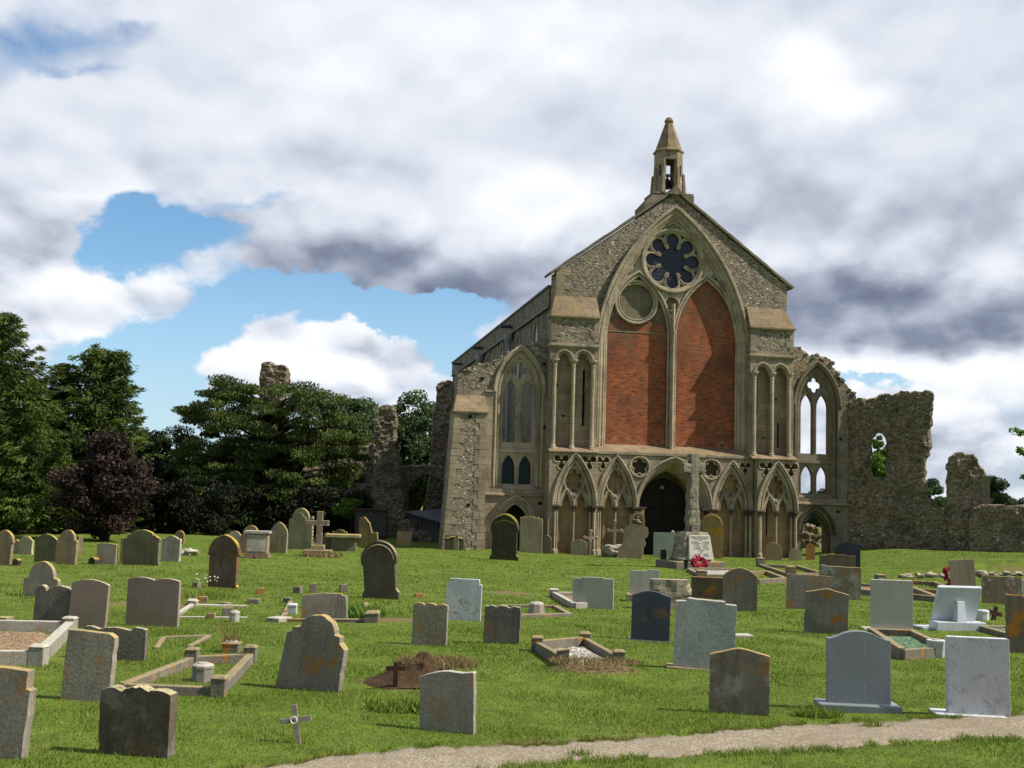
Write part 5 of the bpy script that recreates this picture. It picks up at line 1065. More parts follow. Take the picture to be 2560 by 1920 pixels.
STONES = '''-13.17 30.58 0.54 0.93|gothic|tan|0 2 .12|headstone|tall tan round-topped headstone cut off by the left edge of the back row
-12.74 30.42 0.17 0.19|round|dark|10 0 .2|stone|small dark mossy rounded stone at the foot of the tall tan left-edge headstone
-14.97 36.4 0.49 0.57|baroque|pale|0 0 .1|headstone|pale cream scroll-shouldered headstone standing far left in front of the dark trees
-15.32 36.54 0.22 0.45|gothic|conc|0 0 .1|headstone|narrow grey headstone half hidden behind the pale cream scroll-shouldered one
-12.71 32.3 0.65 0.78|seg3|olive|0 0 .12|headstone|wide olive-grey arch-topped headstone touching the tan lichened pointed one
-11.77 31.26 0.58 0.93|shoulder|tan|0 1 .12|headstone|tan shouldered headstone with orange lichen on its rounded head, right of the olive one
-13.5 36.76 0.13 0.6|flat|olive|0 0 .3|headstone|thin sliver of a dark headstone peeping out behind the tan lichened one
-11.22 31.76 0.2 0.2|round|dark|0 0 .25|stone|small black rounded stone beside the plain low grey back-row headstone
-10.92 31.96 0.55 0.58|seg1|conc|0 0 .12|headstone|plain low grey headstone with nearly flat top, beside the small black stone
-9.96 31.92 1.06 0.97|baroque|olive|0 0 .14|headstone|very wide grey headstone with scrolled shoulders in the back row on the left
-10.67 32.72 0.26 0.7|flat|tan|0 0 .1|headstone|tan headstone edge showing at the left of the very wide scrolled one
-9.92 34.54 0.58 0.76|shoulder2|lichenw|0 1 .12|headstone|whitish lichen-blotched headstone with a scrolled top right of the very wide one
-12.63 45.08 0.37 0.51|round|tan|0 0 .1|headstone|small round-topped tan headstone behind the whitish lichen-blotched one
-5.97 24.72 0.69 1.12|gothic|rust|-2 0 .14|headstone|dark gothic-arched headstone with rusty lichen and white daisies at its foot
-8.6 21.72 0.67 0.66|shoulder|conc|3 1 .12|headstone|grey round-headed shouldered headstone with an orange stain, second row far left
-6.63 17.22 0.56 0.59|humps2|dark2|3 1 .11|headstone|dark grey headstone with a small and a large hump, behind the plain brown arched one
-6.07 17.1 0.56 0.71|seg2|brown|3 2 .07|headstone|plain smooth brown headstone with gently arched top on the left, sunlit right edge
-5.3 17.68 0.82 0.73|double|brown|3 0 .07|headstone|wide smooth brown double headstone with two shallow arches
-7.17 16.8 0.16 0.13|flat|conc|0 0 .2|block|small grey kerb block at the left edge behind the gravel plot
-3.81 10.8 0.45 0.63|rcorner|conc|4 3 .1|headstone|leaning grey headstone with flat top, rounded right corner and one orange lichen spot
-4.54 13.72 0.75 0.39|scallop|dark2|5 0 .08|headstone|low dark grey headstone with a wavy three-part top behind the leaning flat-topped one
-3.59 8.54 0.33 0.64|notchr|conc|2 4 .1|headstone|grey headstone cut off by the left edge in front, with a stepped right shoulder
-2.69 8.72 0.55 0.51|triple|darkstain|-2 0 .12|headstone|dark brown front headstone with a lichened triple-arched top and pale stains
-9.93 42.56 0.47 0.7|round|lichenw|0 0 .1|headstone|small pale grey rounded headstone behind the rusty gothic-arched one
-9 40.98 0.78 0.98|shoulder|tanr|0 0 .12|headstone|reddish tan round-headed headstone with a carved emblem behind the square tomb pedestal
-8.06 41.18 0.64 1.1|ogeep|olivep|0 1 .1|headstone|pale grey-green headstone with an ogee pointed top, left of the tall roundel headstone
-7.78 43.92 0.91 1.55|shoulder|olivep|0 0 .16|headstone|tallest back-row headstone, round head with a carved four-lobed roundel
-6.78 43.84 0.32 0.66|shoulder|olive|0 0 .1|headstone|olive headstone half hidden behind the tall stone cross
-6.42 44.66 0.61 0.78|shoulder2|olive|0 0 .1|headstone|olive headstone with curved top behind the table tomb
-5.54 46.78 0.78 1.27|broken|ochre|0 -3 .14|headstone|broken ochre-brown headstone with a jagged slanting right side
-4.36 49.52 0.65 0.65|scallop|lichy|0 0 .1|headstone|small yellow-lichened headstone with a scalloped top near the shed
-2.49 23.48 0.74 1.17|gothic2|darkb|-1 -5 .16|headstone|dark brown leaning gothic headstone with flared head and foot, alone on the open grass
-2.92 19.04 0.76 0.43|peakstep|conc|2 -1 .1|headstone|grey low headstone with a blunt peaked top and notched corner behind the big leaning one
-1.98 12 0.7 0.78|shoulder3|conc2|-4 9 .12|headstone|big leaning grey headstone with round head and orange lichen patches
-0.1 41.82 1.04 1.67|gothic2|darkg|0 0 .16|headstone|dark pointed headstone with a greenish yellow rim standing before the arched side doorway
0.96 47.56 0.92 1.49|plank|olivep|0 0 .12|headstone|tall weathered slab with ragged flat top right of the dark pointed headstone
1.6 47.68 0.38 0.77|seg3|olive|0 0 .1|headstone|small brownish arched headstone right of the tall ragged slab against the church
2.94 47.93 0.67 0.65|shoulder2|olivep|0 0 .1|headstone|small curved-shouldered headstone in front of the church's left-hand arcade
-2.22 46.96 0.55 0.62|flat|olivep|0 0 .1|headstone|small square tan headstone against the foot of the flint buttress
-0.69 19.16 0.58 0.68|cut|marble|2 1 .09|headstone|white marble headstone with concave cut corners and grey blotches
-1.01 15.8 0.47 0.57|triple2|lichg|2 1 .1|headstone|grey-brown lichened headstone with a three-hump top, in front of the white marble one
-0.04 16.22 0.5 0.53|triple2|dark2|2 1 .1|headstone|dark grey three-part headstone beside the broken kerb with a stone vase
1.7 22.86 0.8 0.61|step|lgrey|0 0 .09|headstone|light grey wide headstone with a raised centre and a gravel kerb behind
-0.46 10.1 0.48 0.52|camel|conc3|-3 -2 .09|headstone|grey front headstone with an off-centre curved top beside the earth mound
4.99 47.12 1.2 1.91|ornate|pale2|4 9 .14|headstone|ornate leaning headstone with broken shoulders and a carved dove, before the church door
6.56 48.6 0.96 1.05|flat|green|2 0 .12|headstone|pale grey-green square headstone between the ornate one and the memorial cross
8.57 48.92 0.9 1.89|gothic3|ochre2|0 0 .14|headstone|tall pointed headstone covered in golden orange lichen right of the memorial cross
10.93 48.04 0.7 0.73|gothic3|pink|0 0 .1|headstone|small pinkish pointed headstone against the church's right-hand arcade
11.84 48.02 0.52 0.5|round|olivep|0 0 .1|headstone|small grey-green round headstone next to the open side archway
12.48 48.1 0.37 0.66|round|rust2|0 0 .1|headstone|orange lichened round headstone seen through the open side archway
2.94 25 0.62 0.69|step2|lgrey|2 2 .08|headstone|light grey headstone with a stepped top on a low plinth behind the dark slate one
4.41 25.58 0.72 0.48|flat|darkor|0 0 .14|headstone|low wide brown headstone with an orange lichen band, beside the rough boulder
4.59 22.96 0.67 0.84|seg3|conc2|0 0 .12|headstone|grey-brown headstone with a smooth arched top right of the low brown one
2.12 17.12 0.56 0.73|ogee|slate|3 1 .09|headstone|dark blue-grey slate headstone with ogee top and one orange lichen spot
2.43 14.32 0.73 0.85|step3|rough|2 2 .16|headstone|largest rough-dressed pale grey granite headstone with stepped top
2.27 11.32 0.57 0.63|peak|stain|-1 0 .1|headstone|front headstone with low peaked top, brown with a whitish stain
6.12 23.68 0.89 0.69|flat|conc2|-2 1 .1|headstone|grey-brown pitted flat-topped headstone behind the orange-spotted peaked one
11.7 40.18 0.86 1.09|seg3|black|-4 0 .12|headstone|polished blue-black granite headstone with an arched top near the ruined wall
9.65 34.14 1.02 0.81|step|darkor|0 0 .12|headstone|brown headstone with a stepped lichened top in front of the blue-black one
7.64 26.78 0.91 0.77|wavy|lichw2|0 0 .12|headstone|white-mottled brown lichened headstone with a wavy top
5.27 19.3 0.7 0.74|peak|stain2|-2 2 .1|headstone|peaked grey headstone with orange lichen along its foot
6.67 20.26 0.7 0.87|flat|lgrey2|1 0 .09|headstone|tall plain pale beige rectangular headstone on a thin plinth
12.47 31.9 0.64 0.81|flat|tanpl|-2 -5 .1|headstone|plain tan slab headstone leaning left beside a dark red wreath
11.65 27.52 0.87 0.65|flat|mott|0 0 .12|headstone|brown mottled flat-topped headstone at the right with pale lichen dots
13.66 30.76 0.49 0.39|flat|white|-6 0 .1|headstone|white headstone cut off by the right edge
7.63 17.4 0.36 0.85|flat|darkor2|0 0 .12|headstone|brown headstone with an orange top cut off by the right edge
3.53 11.7 0.61 0.78|ogee2|granite|2 0 .12|headstone|smooth grey granite headstone with ogee top on a granite plinth, front right
4.59 11.38 0.57 0.75|flat|marble2|2 0 .12|headstone|white veined marble rectangular headstone at the front right'''
GR = {}
used_groups = {}
for i, ln in enumerate(STONES.strip().splitlines()):
    f = ln.split('|'); x, y, wd, ht = map(float, f[0].split()); sh, mt = f[1], f[2]; yaw, lean, th = map(float, f[3].split()); cat, lab = f[4], f[5]
    nm = cat.replace(' ', '_'); 
    if cat == 'block': nm = 'kerb_block'
    if cat == 'stone': nm = 'mossy_stone'
    P = outline(sh, wd, ht); rj = random.Random(i)
    if mt in ('rough', 'boulder'): th *= 1.
    if mt not in MODERN: P = weather(P, rj)
    m = MB().plate(P, (), -th/2, th/2); o = m.build(nm, mt, bevel=min(.012, th*.12))
    o.location = (x, y+th/2, T(x, y)-.01); o.rotation_euler = (R(rj.uniform(-1.5, 1.5)), R(lean), R(yaw-rj.uniform(6, 12)))
    tag(o, lab, cat, {'headstone': 'headstones in the churchyard'}.get(cat)); GR[lab.split(' headstone')[0][:24]+str(i)] = o; used_groups[i] = o
def by(txt):
    for o in used_groups.values():
        if txt in o['label']: return o
def rootdims(o): xs = [v.co.x for v in o.data.vertices]; zs = [v.co.z for v in o.data.vertices]; return max(xs), max(zs), max(v.co.y for v in o.data.vertices)
def plinth(o, x0, x1, d0, d1, h, mat, z0=-.12):
    return MB().box(x0, x1, d0, d1, z0, h).build('plinth', mat, o, bevel=.008)
# plinths, pads and carvings that belong to single stones
o = by('smooth grey granite'); a, h, t = rootdims(o); plinth(o, -a-.10, a+.08, -.20, .20, .075, 'granite', -.05); MB().box(a-1.24*.3, a-1.24*.3+.004, -t-.004, -t-.001, .22, .66).build('scratch', 'white', o) if False else None
MB().box(.045, .052, -t-.0008, -t+.002, .18, .26).box(.046, .051, -t-.0008, -t+.002, .50, .70).build('water_streak', 'lgrey', o)
o = by('white veined'); a, h, t = rootdims(o); plinth(o, -a-.13, a-.05, -.16, .22, .025, 'marble', -.05)
o = by('dark blue-grey slate'); a, h, t = rootdims(o); plinth(o, -a-.06, a+.02, -.14, .16, .02, 'slate', -.06)
o = by('tall plain pale beige'); a, h, t = rootdims(o); plinth(o, -a-.12, a+.04, -.12, .30, .03, 'lgrey2', -.06)
o = by('stepped top on a low plinth'); a, h, t = rootdims(o); plinth(o, -a-.06, a+.05, -.2, .3, .15, 'conc', -.06)
o = by('largest rough-dressed'); a, h, t = rootdims(o); plinth(o, -a-.08, a+.03, -.13, .2, .02, 'kerb', -.06)
o = by('tallest back-row'); a, h, t = rootdims(o)
m = MB().tube(y3(foil(0, h-.42, 4, .12, .10, .05, 48, math.pi/2), -t-.01), .022, 5, True); m.blob((0, -t, h-.42), (.10, .03, .05), 3, .5, 2)
for k in range(9): m.box(a*.9, a+.02, -t-.01, t, .12+k*.13, .12+k*.13+.09)
m.build('carving', 'olivep', o)
o = by('carved emblem'); a, h, t = rootdims(o); m = MB().blob((0, -t, h-.22), (.09, .03, .06), 5, .6, 2); m.box(-.03, .03, -t-.02, -t, h-.3, h-.14); m.build('carving', 'tanr', o)
o = by('carved dove'); a, h, t = rootdims(o); m = MB().plate(foil(.0, h-.34, 3, .10, .13, .08, 40), (), -t-.004, -t-.001); m.build('carved_recess', 'capital_dark', o)
m = MB().blob((-.03, -t-.02, h-.34), (.15, .03, .05), 4, .5, 2).blob((.07, -t-.02, h-.40), (.12, .03, .035), 6, .5, 2).blob((.0, -t-.02, h-.22), (.05, .03, .05), 9, .5, 2); m.build('carving', 'pale2', o)
for k, q in enumerate(((-.55, .95), (-.60, .62), (.46, .9), (.44, .7))): MB().blob((q[0]*a*1.05, 0, q[1]), (.07, .07, .11), k, .6, 2).build('broken_shoulder', 'kerb', o)
o = by('covered in golden'); a, h, t = rootdims(o); MB().tube(y3(arch(0, a-.07, h-a*1.05, a*1.05-.08, 8), -t-.003), .025, 5).build('raised_rim', 'ochre2', o)
o = by('greenish yellow rim'); a, h, t = rootdims(o); MB().tube(y3(arch(0, a-.05, h*.66, h*.34-.06, 8), -t-.006), .045, 5).build('raised_rim', 'darkg', o); MB().tube(y3([(-a*.7, h*.78), (-a*.3, h*.83), (0, h*.845), (a*.3, h*.83), (a*.7, h*.78)], -t-.004), .02, 4).build('carved_line', 'ochre2', o)
o = by('leaning gothic headstone'); a, h, t = rootdims(o); MB().tube(y3(arch(0, a-.07, h*.66, h*.34-.09, 8), -t-.002), .018, 5).build('raised_rim', 'darkb', o)

# ------------------------------------------------------------------ kerbs, vases, crosses and the rest
def kerb(name, pts, h, wd, mat, label, posts=(), skip=(), bed=None, pw=.13, ph=.05, cat='grave kerb'):
    x0 = sum(p[0] for p in pts)/len(pts); y0 = sum(p[1] for p in pts)/len(pts); o = empty(name, (x0, y0, T(x0, y0)), 0, label, cat)
    def L(p, z): return (p[0]-x0, p[1]-y0, T(p[0], p[1])-T(x0, y0)+z)
    n = len(pts); rk = random.Random(int(abs(x0*1000)))
    for i in range(n):
        if i in skip: continue
        A, B = Vector(pts[i]), Vector(pts[(i+1) % n]); d = (B-A).normalized(); q = Vector((-d.y, d.x))*wd/2
        c = [A+q, A-q, B-q, B+q]; hh = h+rk.uniform(-.012, .012)
        MB().hull([L(p, -.12) for p in c], [L(p, hh) for p in c]).build('kerb_rail', mat, o, bevel=.01)
    for i in posts:
        p = pts[i]; z = h+ph; k = pw/2
        m = MB().hull([L((p[0]+a*k, p[1]+b*k), -.12) for a, b in ((-1, -1), (1, -1), (1, 1), (-1, 1))], [L((p[0]+a*k, p[1]+b*k), z) for a, b in ((-1, -1), (1, -1), (1, 1), (-1, 1))])
        k2 = k+.012; m.hull([L((p[0]+a*k2, p[1]+b*k2), z+.002) for a, b in ((-1, -1), (1, -1), (1, 1), (-1, 1))], [L((p[0]+a*k*.75, p[1]+b*k*.75), z+.03) for a, b in ((-1, -1), (1, -1), (1, 1), (-1, 1))])
        m.build('corner_post', mat, o, bevel=.008)
    if bed:
        m = MB(); cx, cy = x0, y0; N = 10; c0 = Vector((cx, cy)); P = [c0+(Vector(p)-c0)*.93 for p in pts[:4]]
        vs = []; fs = []
        for i in range(N+1):
            for j in range(N+1):
                s, t = i/N, j/N; p = P[0]*(1-s)*(1-t)+P[1]*s*(1-t)+P[2]*s*t+P[3]*(1-s)*t; vs.append(L(p, bed[1]-(.10 if i in (0, N) or j in (0, N) else 0)+.012*math.sin(i*2.1)*math.sin(j*1.7)))
        for i in range(N):
            for j in range(N): fs.append((i*(N+1)+j, (i+1)*(N+1)+j, (i+1)*(N+1)+j+1, i*(N+1)+j+1))
        m.add(vs, fs).build('gravel_bed', bed[0], o)
    return o
kerb('grave_kerb', [(-5.10, 12.95), (-6.05, 16.4), (-8.6, 15.9), (-7.6, 12.4)], .17, .12, 'kerb_pale', 'large pale stone kerb filled with brown gravel at the left edge', (0, 1), (), ('gravel_brown', .06), .17, .03)
kerb('grave_kerb', [(-2.72, 11.35), (-2.95, 13.75), (-3.55, 13.45), (-3.62, 11.3)], .10, .09, 'kerb', 'lichened stone kerb enclosing grass and a white drum vase behind the triple-arched front headstone', (0, 1, 2), (), None, .14, .07)
kerb('grave_kerb', [(.43, 15.5), (1.10, 16.15), (1.40, 14.40), (.70, 14.05)], .13, .08, 'kerb', 'sunken dark kerb with four corner posts and white gravel inside, centre of the lawn', (0, 1, 2, 3), (2,), ('gravel_white', .04), .15, .04)
kerb('grave_kerb', [(1.32, 22.7), (1.05, 25.7), (2.0, 26.0), (2.1, 23.4)], .10, .11, 'kerb_pale', 'pale kerb with gravel behind the light grey wide headstone', (1,), (), ('gravel_brown', .04), .2, .05)
kerb('grave_kerb', [(.12, 20.0), (-.05, 22.5), (.95, 22.6), (1.15, 20.9)], .06, .11, 'kerb', 'broken pale kerb around a tapered stone vase right of the dark three-part headstone', (), (), None)
kerb('grave_kerb', [(5.45, 16.15), (5.9, 19.0), (6.55, 18.9), (6.25, 16.6)], .15, .10, 'kerb', 'dark kerb filled with green glass chips between the granite and marble headstones', (3,), (), ('glass_chips', .08), .2, .0)
kerb('grave_kerb', [(5.75, 34.6), (5.85, 37.6), (7.5, 38.2), (7.4, 35.0)], .12, .14, 'kerb', 'wide kerb with white gravel in front of the memorial cross', (0,), (), ('gravel_white', .06), .3, .1)
kerb('grave_kerb', [(7.0, 32.7), (8.05, 33.8), (8.3, 37.3), (7.1, 36.4)], .12, .13, 'kerb', 'long lichened kerb in the grass right of the smooth-arched grey-brown headstone', (), (3,), None)
kerb('grave_kerb', [(8.8, 36.3), (9.35, 43.2), (10.6, 42.8), (10.2, 37.6)], .10, .14, 'kerb', 'lichened kerb with tall urn-topped corner posts near the church front', (0, 1), (), None, .28, .2)
kerb('grave_kerb', [(8.75, 28.9), (9.2, 31.8), (10.6, 30.6), (10.05, 27.3)], .14, .13, 'kerb', 'dark kerb around pinkish gravel left of the tall pale beige headstone', (), (), ('gravel_brown', .06))
kerb('grave_kerb', [(10.3, 30.2), (10.9, 34.2), (12.2, 33.4), (11.3, 29.4)], .12, .13, 'kerb', 'dark kerb in the grass behind the white sloping tablet', (1,), (), None, .26, .1)
kerb('grave_kerb', [(8.30, 19.4), (8.25, 20.5), (9.2, 20.8), (9.4, 19.8)], .09, .1, 'kerb', 'small reddish kerb with a green plant at the right edge', (), (), ('glass_chips', .05))
kerb('grave_kerb', [(-5.33, 18.95), (-5.42, 20.4), (-4.6, 20.9), (-4.2, 19.2)], .03, .08, 'kerb_pale', 'sunken pale kerb edges in the grass right of the brown double headstone', (1,), (2,), None, .16, .05)
kerb('grave_kerb', [(-4.36, 14.8), (-4.62, 16.0), (-4.1, 16.4), (-4.0, 15.0)], .03, .07, 'kerb', 'half buried rusty kerb right of the low wavy-topped headstone', (), (3,), None)
kerb('grave_kerb', [(-3.55, 18.75), (-4.0, 21.9), (-2.6, 21.9), (-2.1, 18.6)], .04, .09, 'kerb', 'sunken kerb around the low blunt-peaked headstone with a dark corner block', (3,), (1,), None, .22, .1)
def block(name, x, y, s, h, mat, label, cat='block', yaw=None, tilt=0.):
    rb = random.Random(int(x*977+y*131)); m = MB().blob((0, 0, h*.4), (s*.5, s*.5, h*.6), 0, 0, 1) if name == 'rock' else MB().hull([(-s*.5, -s*.45, -.06), (s*.5, -s*.45, -.06), (s*.5, s*.45, -.06), (-s*.5, s*.45, -.06)], [(-s*.46, -s*.4, h*.95), (s*.46, -s*.42, h), (s*.44, s*.42, h*.97), (-s*.47, s*.4, h*.9)])
    o = m.build(name, mat, bevel=.012); o.location = (x, y, T(x, y)); o.rotation_euler = (0, R(tilt), R(rb.uniform(-25, 25) if yaw is None else yaw)); return tag(o, label, cat)
for a in ((-5.46, 20.5, .17, .12, 'square lichened block on the left corner of the sunken pale kerb'), (-5.5, 21.4, .17, .11, 'small block behind the sunken pale kerb, near the rusty gothic headstone'), (-4.75, 19.06, .13, .09, 'small tan block in front of the rounded block and white drum'),
    (-4.57, 19.35, .16, .16, 'rounded lichened block beside the small white drum'), (-4.98, 20.9, .19, .06, 'flat stone at the near edge of the grassy mound below the rusty gothic headstone'), (-4.62, 21.6, .22, .09, 'flat dark stone right of the grassy mound below the rusty gothic headstone'), (-6.45, 24.5, .15, .12, 'small orange-topped block at the left foot of the rusty gothic headstone'),
    (-4.89, 23.4, .16, .12, 'dark block with a pale top, alone on the grass right of the rusty gothic headstone'), (-4.22, 23.85, .17, .14, 'first block of the row of three behind the low blunt-peaked headstone'), (-3.99, 24.3, .15, .19, 'tallest block of the row of three behind the low blunt-peaked headstone'), (-3.42, 24.7, .16, .17, 'right-hand block of the row of three behind the low blunt-peaked headstone'), (-4.08, 22.0, .15, .10, 'low block in front of the row of three, near the white square vase')):
    block('kerb_block', a[0], a[1], a[2], a[3], 'kerb', a[4])
block('brick', -1.8, 24.2, .16, .08, 'brick_bit', 'broken orange brick lying in the grass right of the dark leaning gothic headstone', 'brick'); block('flat_slab', -3.60, 18.75, .34, .07, 'kerb_pale', 'narrow pale slab lying left of the low blunt-peaked headstone', 'slab', 60); block('flat_slab', 3.65, 18.2, .34, .05, 'kerb_pale', 'small pale slab lying right of the largest rough-dressed granite headstone', 'slab', 5)
def rock(name, x, y, r, mat, label, cat, seed, amp=.5):
    o = MB().blob((0, 0, r[2]*.75), r, seed, amp, 3, 1.8).build(name, mat); o.location = (x, y, T(x, y)); return tag(o, label, cat)
rock('white_stone', -10.65, 39.2, (.28, .2, .13), 'kerb_pale', 'pale stone lying on the grass left of the rusty gothic headstone', 'stone', 8)
def vase(name, x, y, r, h, mat, label, prof=None, ring=True, dz=0.):
    o = MB().lathe(prof or [(r*.95, -.03), (r*.95, h*.7), (r, h*.75), (r, h*.9), (r*.8, h)], 0, 0, 8 if 'square' not in label else 4, R(22.5 if 'square' not in label else 45)).build(name, mat, bevel=.006)
    o.location = (x, y, T(x, y)+dz); tag(o, label, 'vase')
    if ring: MB().lathe([(r*.55, h), (r*.5, h+.012)], 0, 0, 12).build('lid', 'lgrey', o)
    return o
vase('vase', -3.10, 12.2, .115, .18, 'kerb_pale', 'white eight-sided drum vase inside the lichened kerb with corner posts'); vase('vase', -4.26, 18.54, .085, .17, 'lgrey', 'small white drum vase on the grass beside the rounded lichened block')
vase('vase', -3.39, 14.7, .15, .13, 'kerb', 'low square stone vase with a white lid and dried flowers, alone on the grass'); vase('vase', .55, 20.8, .17, .22, 'kerb_pale', 'tapered pale stone vase standing in the broken kerb', [(.17, -.03), (.135, .20), (.10, .225)]); vase('vase', -3.60, 19.9, .11, .17, 'marble2', 'white square vase left of the low blunt-peaked headstone', ring=False)
vase('vase', 6.05, 16.5, .13, .24, 'marble2', 'round mottled stone vase at the right of the green glass kerb', [(.10, -.03), (.135, .2), (.14, .24)]); vase('vase', 9.18, 22.6, .12, .19, 'white', 'small white vase beside the tilted red-brown cross at the right', ring=False)
vase('vase', 5.30, 39.7, .13, .30, 'vase_dark', 'dark round flower pot on the left end of the memorial steps', [(.10, 0), (.12, .2), (.09, .25), (.12, .32)], False, .27); vase('vase', 5.9, 38.55, .08, .3, 'vase_dark', 'slim dark flower holder in front of the memorial boulder', [(.05, 0), (.07, .2), (.1, .32)], False)
def cross(name, x, y, h, aw, az, t, mat, label, yaw=0, lean=0, pitch=0, extra=None):
    o = MB().plate([(-t, -.1), (-t, az-t), (-aw, az-t), (-aw, az+t), (-t, az+t), (-t, h), (t, h), (t, az+t), (aw, az+t), (aw, az-t), (t, az-t), (t, -.1)], (), -t*.5, t*.5).build(name, mat, bevel=.006); o.location = (x, y, T(x, y)); o.rotation_euler = (R(pitch), R(lean), R(yaw)); return tag(o, label, 'cross')
c = cross('wooden_cross', -1.61, 9.42, .305, .125, .185, .021, 'grave_wood', 'small weathered wooden cross leaning in the grass near the path', 0, -8, -4); c.rotation_euler.y = R(-9)
MB().tube(y3(circ(-.012, .185, .026, 14), -.02), .006, 5, True).build('ring', 'petal_white', c)
cross('wooden_cross', -1.10, 12.05, .26, .098, .195, .024, 'dark_wood', 'small dark wooden cross standing in the bare earth mound', 4, 0); cross('wooden_cross', 9.38, 22.6, .27, .15, .14, .04, 'dark_wood', 'tilted red-brown wooden cross at the right behind the white tablet', 10, 14)
sc = empty('stone_cross', (-6.42, 39.9, T(-6.4, 39.9)), R(3), 'tall plain stone cross on a stepped base in the back row', 'cross'); sc.scale = (.80, .80, .80)
MB().plate([(-.115, .42), (-.13, 1.28), (-.58, 1.28), (-.58, 1.50), (-.13, 1.50), (-.125, 1.88), (.125, 1.88), (.13, 1.50), (.40, 1.50), (.40, 1.28), (.13, 1.28), (.125, .42)], (), -.11, .11).build('shaft', 'mott', sc, bevel=.02)
o = bpy.data.objects['shaft']; 
MB().box(-.25, .25, -.22, .22, .24, .46).build('base_block', 'olivep', sc, bevel=.02); MB().box(-.62, .56, -.45, .45, -.2, .25).build('base_step', 'kerb', sc, bevel=.03)
tb = empty('table_tomb', (-6.1, 43.6, T(-6.1, 43.6)), R(4), 'low table tomb with an overhanging flat slab right of the tall stone cross', 'tomb')
MB().box(-.46, .46, -.28, .35, -.1, .50).build('chest', 'olive', tb); MB().box(-.66, .62, -.42, .5, .50, .62).build('slab', 'olivep', tb, bevel=.02)
pt = empty('pedestal_tomb', (-8.2, 38.3, T(-8.2, 38.3)), R(3), 'square whitish pedestal tomb with a rusty border and a moulded cap', 'tomb')
MB().box(-.36, .36, -.1, .42, .16, .80).build('body', 'lichw2', pt, bevel=.02); MB().box(-.31, .31, -.112, -.10, .22, .76).build('panel', 'lichenw', pt); MB().box(-.42, .42, -.15, .47, .80, .84).box(-.40, .40, -.13, .45, .84, .88).build('cap', 'kerb_pale', pt); MB().box(-.44, .44, -.2, .5, -.1, .06).box(-.40, .40, -.15, .46, .06, .16).build('base', 'kerb', pt)
o = MB().blob((0, 0, .05), (.07, .06, .05), 3, .4, 1).build('flower', 'wreath_red'); o.location = (-8.15, 37.95, T(-8.15, 37.95)); tag(o, 'small red flower at the foot of the square pedestal tomb', 'flower')
# arched foot slab against the corner buttress
ls = empty('arched_tomb', (-2.12, 46.95, T(-2.1, 46.9)), R(6), 'low dark arched tomb with a raised frame at the foot of the flint buttress', 'tomb')
P = outline('shoulder2', .74, .55); MB().plate(P, (), 0, .3).build('body', 'darkg', ls, bevel=.01); MB().tube(y3([(p[0]*.9, p[1]*.95) for p in P if p[1] > 0], -.005), .028, 5).build('frame', 'olivep', ls)
# thin iron-like stone crosses near the arcade
def latin(x, y, h, aw, az, t, mat, label, base=None, yaw=0, lean=0, fancy=True):
    o = empty('stone_cross', (x, y, T(x, y)), R(yaw), label, 'cross'); o.rotation_euler.y = R(lean)
    m = MB().plate([(-t, 0), (-t*.8, az-t), (-aw, az-t*.8), (-aw, az+t*.8), (-t*.8, az+t), (-t*.8, h), (t*.8, h), (t*.8, az+t), (aw, az+t*.8), (aw, az-t*.8), (t*.8, az-t), (t, 0)], (), -t*.7, t*.7)
    if fancy:
        for a, b in ((-aw, az), (aw, az), (0, h)): m.blob((a, 0, b), (t*1.5, t*.9, t*1.5), 1, .2, 1)
    m.build('shaft', mat, o)
    if base == 'rock': MB().blob((0, 0, .16), (.5, .35, .34), 3, .6, 3, 1.6).build('rock_base', 'boulder', o)
    elif base: MB().box(-base, base, -base*.8, base*.8, -.1, .2).build('base', 'kerb', o)
    return o
latin(4.36, 47.7, 1.42, .26, 1.07, .055, 'conc2', 'pale stone cross rising from a rough rock base in front of the arcade', 'rock'); latin(4.95, 48.0, 1.45, .34, 1.02, .055, 'green', 'thin grey-green cross half hidden behind the ornate leaning headstone', .2, 0, 4)
latin(3.42, 48.15, .98, .25, .72, .06, 'lichw2', 'short pale cross with orange lichen behind the small shouldered headstone', None); latin(6.9, 48.9, 1.05, .22, .9, .06, 'green', 'pale cross top showing just left of the memorial shaft', .2); latin(8.62, 49.1, 1.5, .26, 1.16, .07, 'green', 'pale cross top showing just right of the memorial shaft', .2)
# war memorial
wm = empty('war_memorial', (6.27, 39.75, T(6.35, 39.75)), R(24), 'rough stone wheel-head war memorial cross on a boulder plinth with an inscribed plaque', 'war memorial')
MB().box(-1.0, .95, -.62, .7, -.2, .25).build('base_step', 'kerb', wm, bevel=.03)
def roughbox(bot, top, n=8, amp=.06, seed=0, ny=6):
    m = MB(); vs = []; fs = []; seg = 24
    for k in range(n+1):
        t = k/n
        for j in range(seg):
            a = 2*math.pi*j/seg; ca, sa = math.cos(a), math.sin(a); q = 1/max(abs(ca), abs(sa)); q = min(q, 1.28)
            hx, hy = bot[0]+(top[0]-bot[0])*t, bot[1]+(top[1]-bot[1])*t; z = bot[2]+(top[2]-bot[2])*t
            d = 1+amp*mnoise.noise(Vector((ca*2.3+seed, sa*2.3, z*4.5)))*2.2+amp*mnoise.noise(Vector((ca*6+seed, sa*6, z*12)))
            vs.append((ca*q*hx*d, sa*q*hy*d, z))
    for k in range(n):
        for j in range(seg): fs.append((k*seg+j, k*seg+(j+1) % seg, (k+1)*seg+(j+1) % seg, (k+1)*seg+j))
    fs += [tuple(range(seg-1, -1, -1)), tuple(range(n*seg, (n+1)*seg))]
    return m.add(vs, fs)
roughbox((.66, .48, .25), (.47, .33, 1.22), 12, .085, 3).build('boulder_plinth', 'boulder', wm)
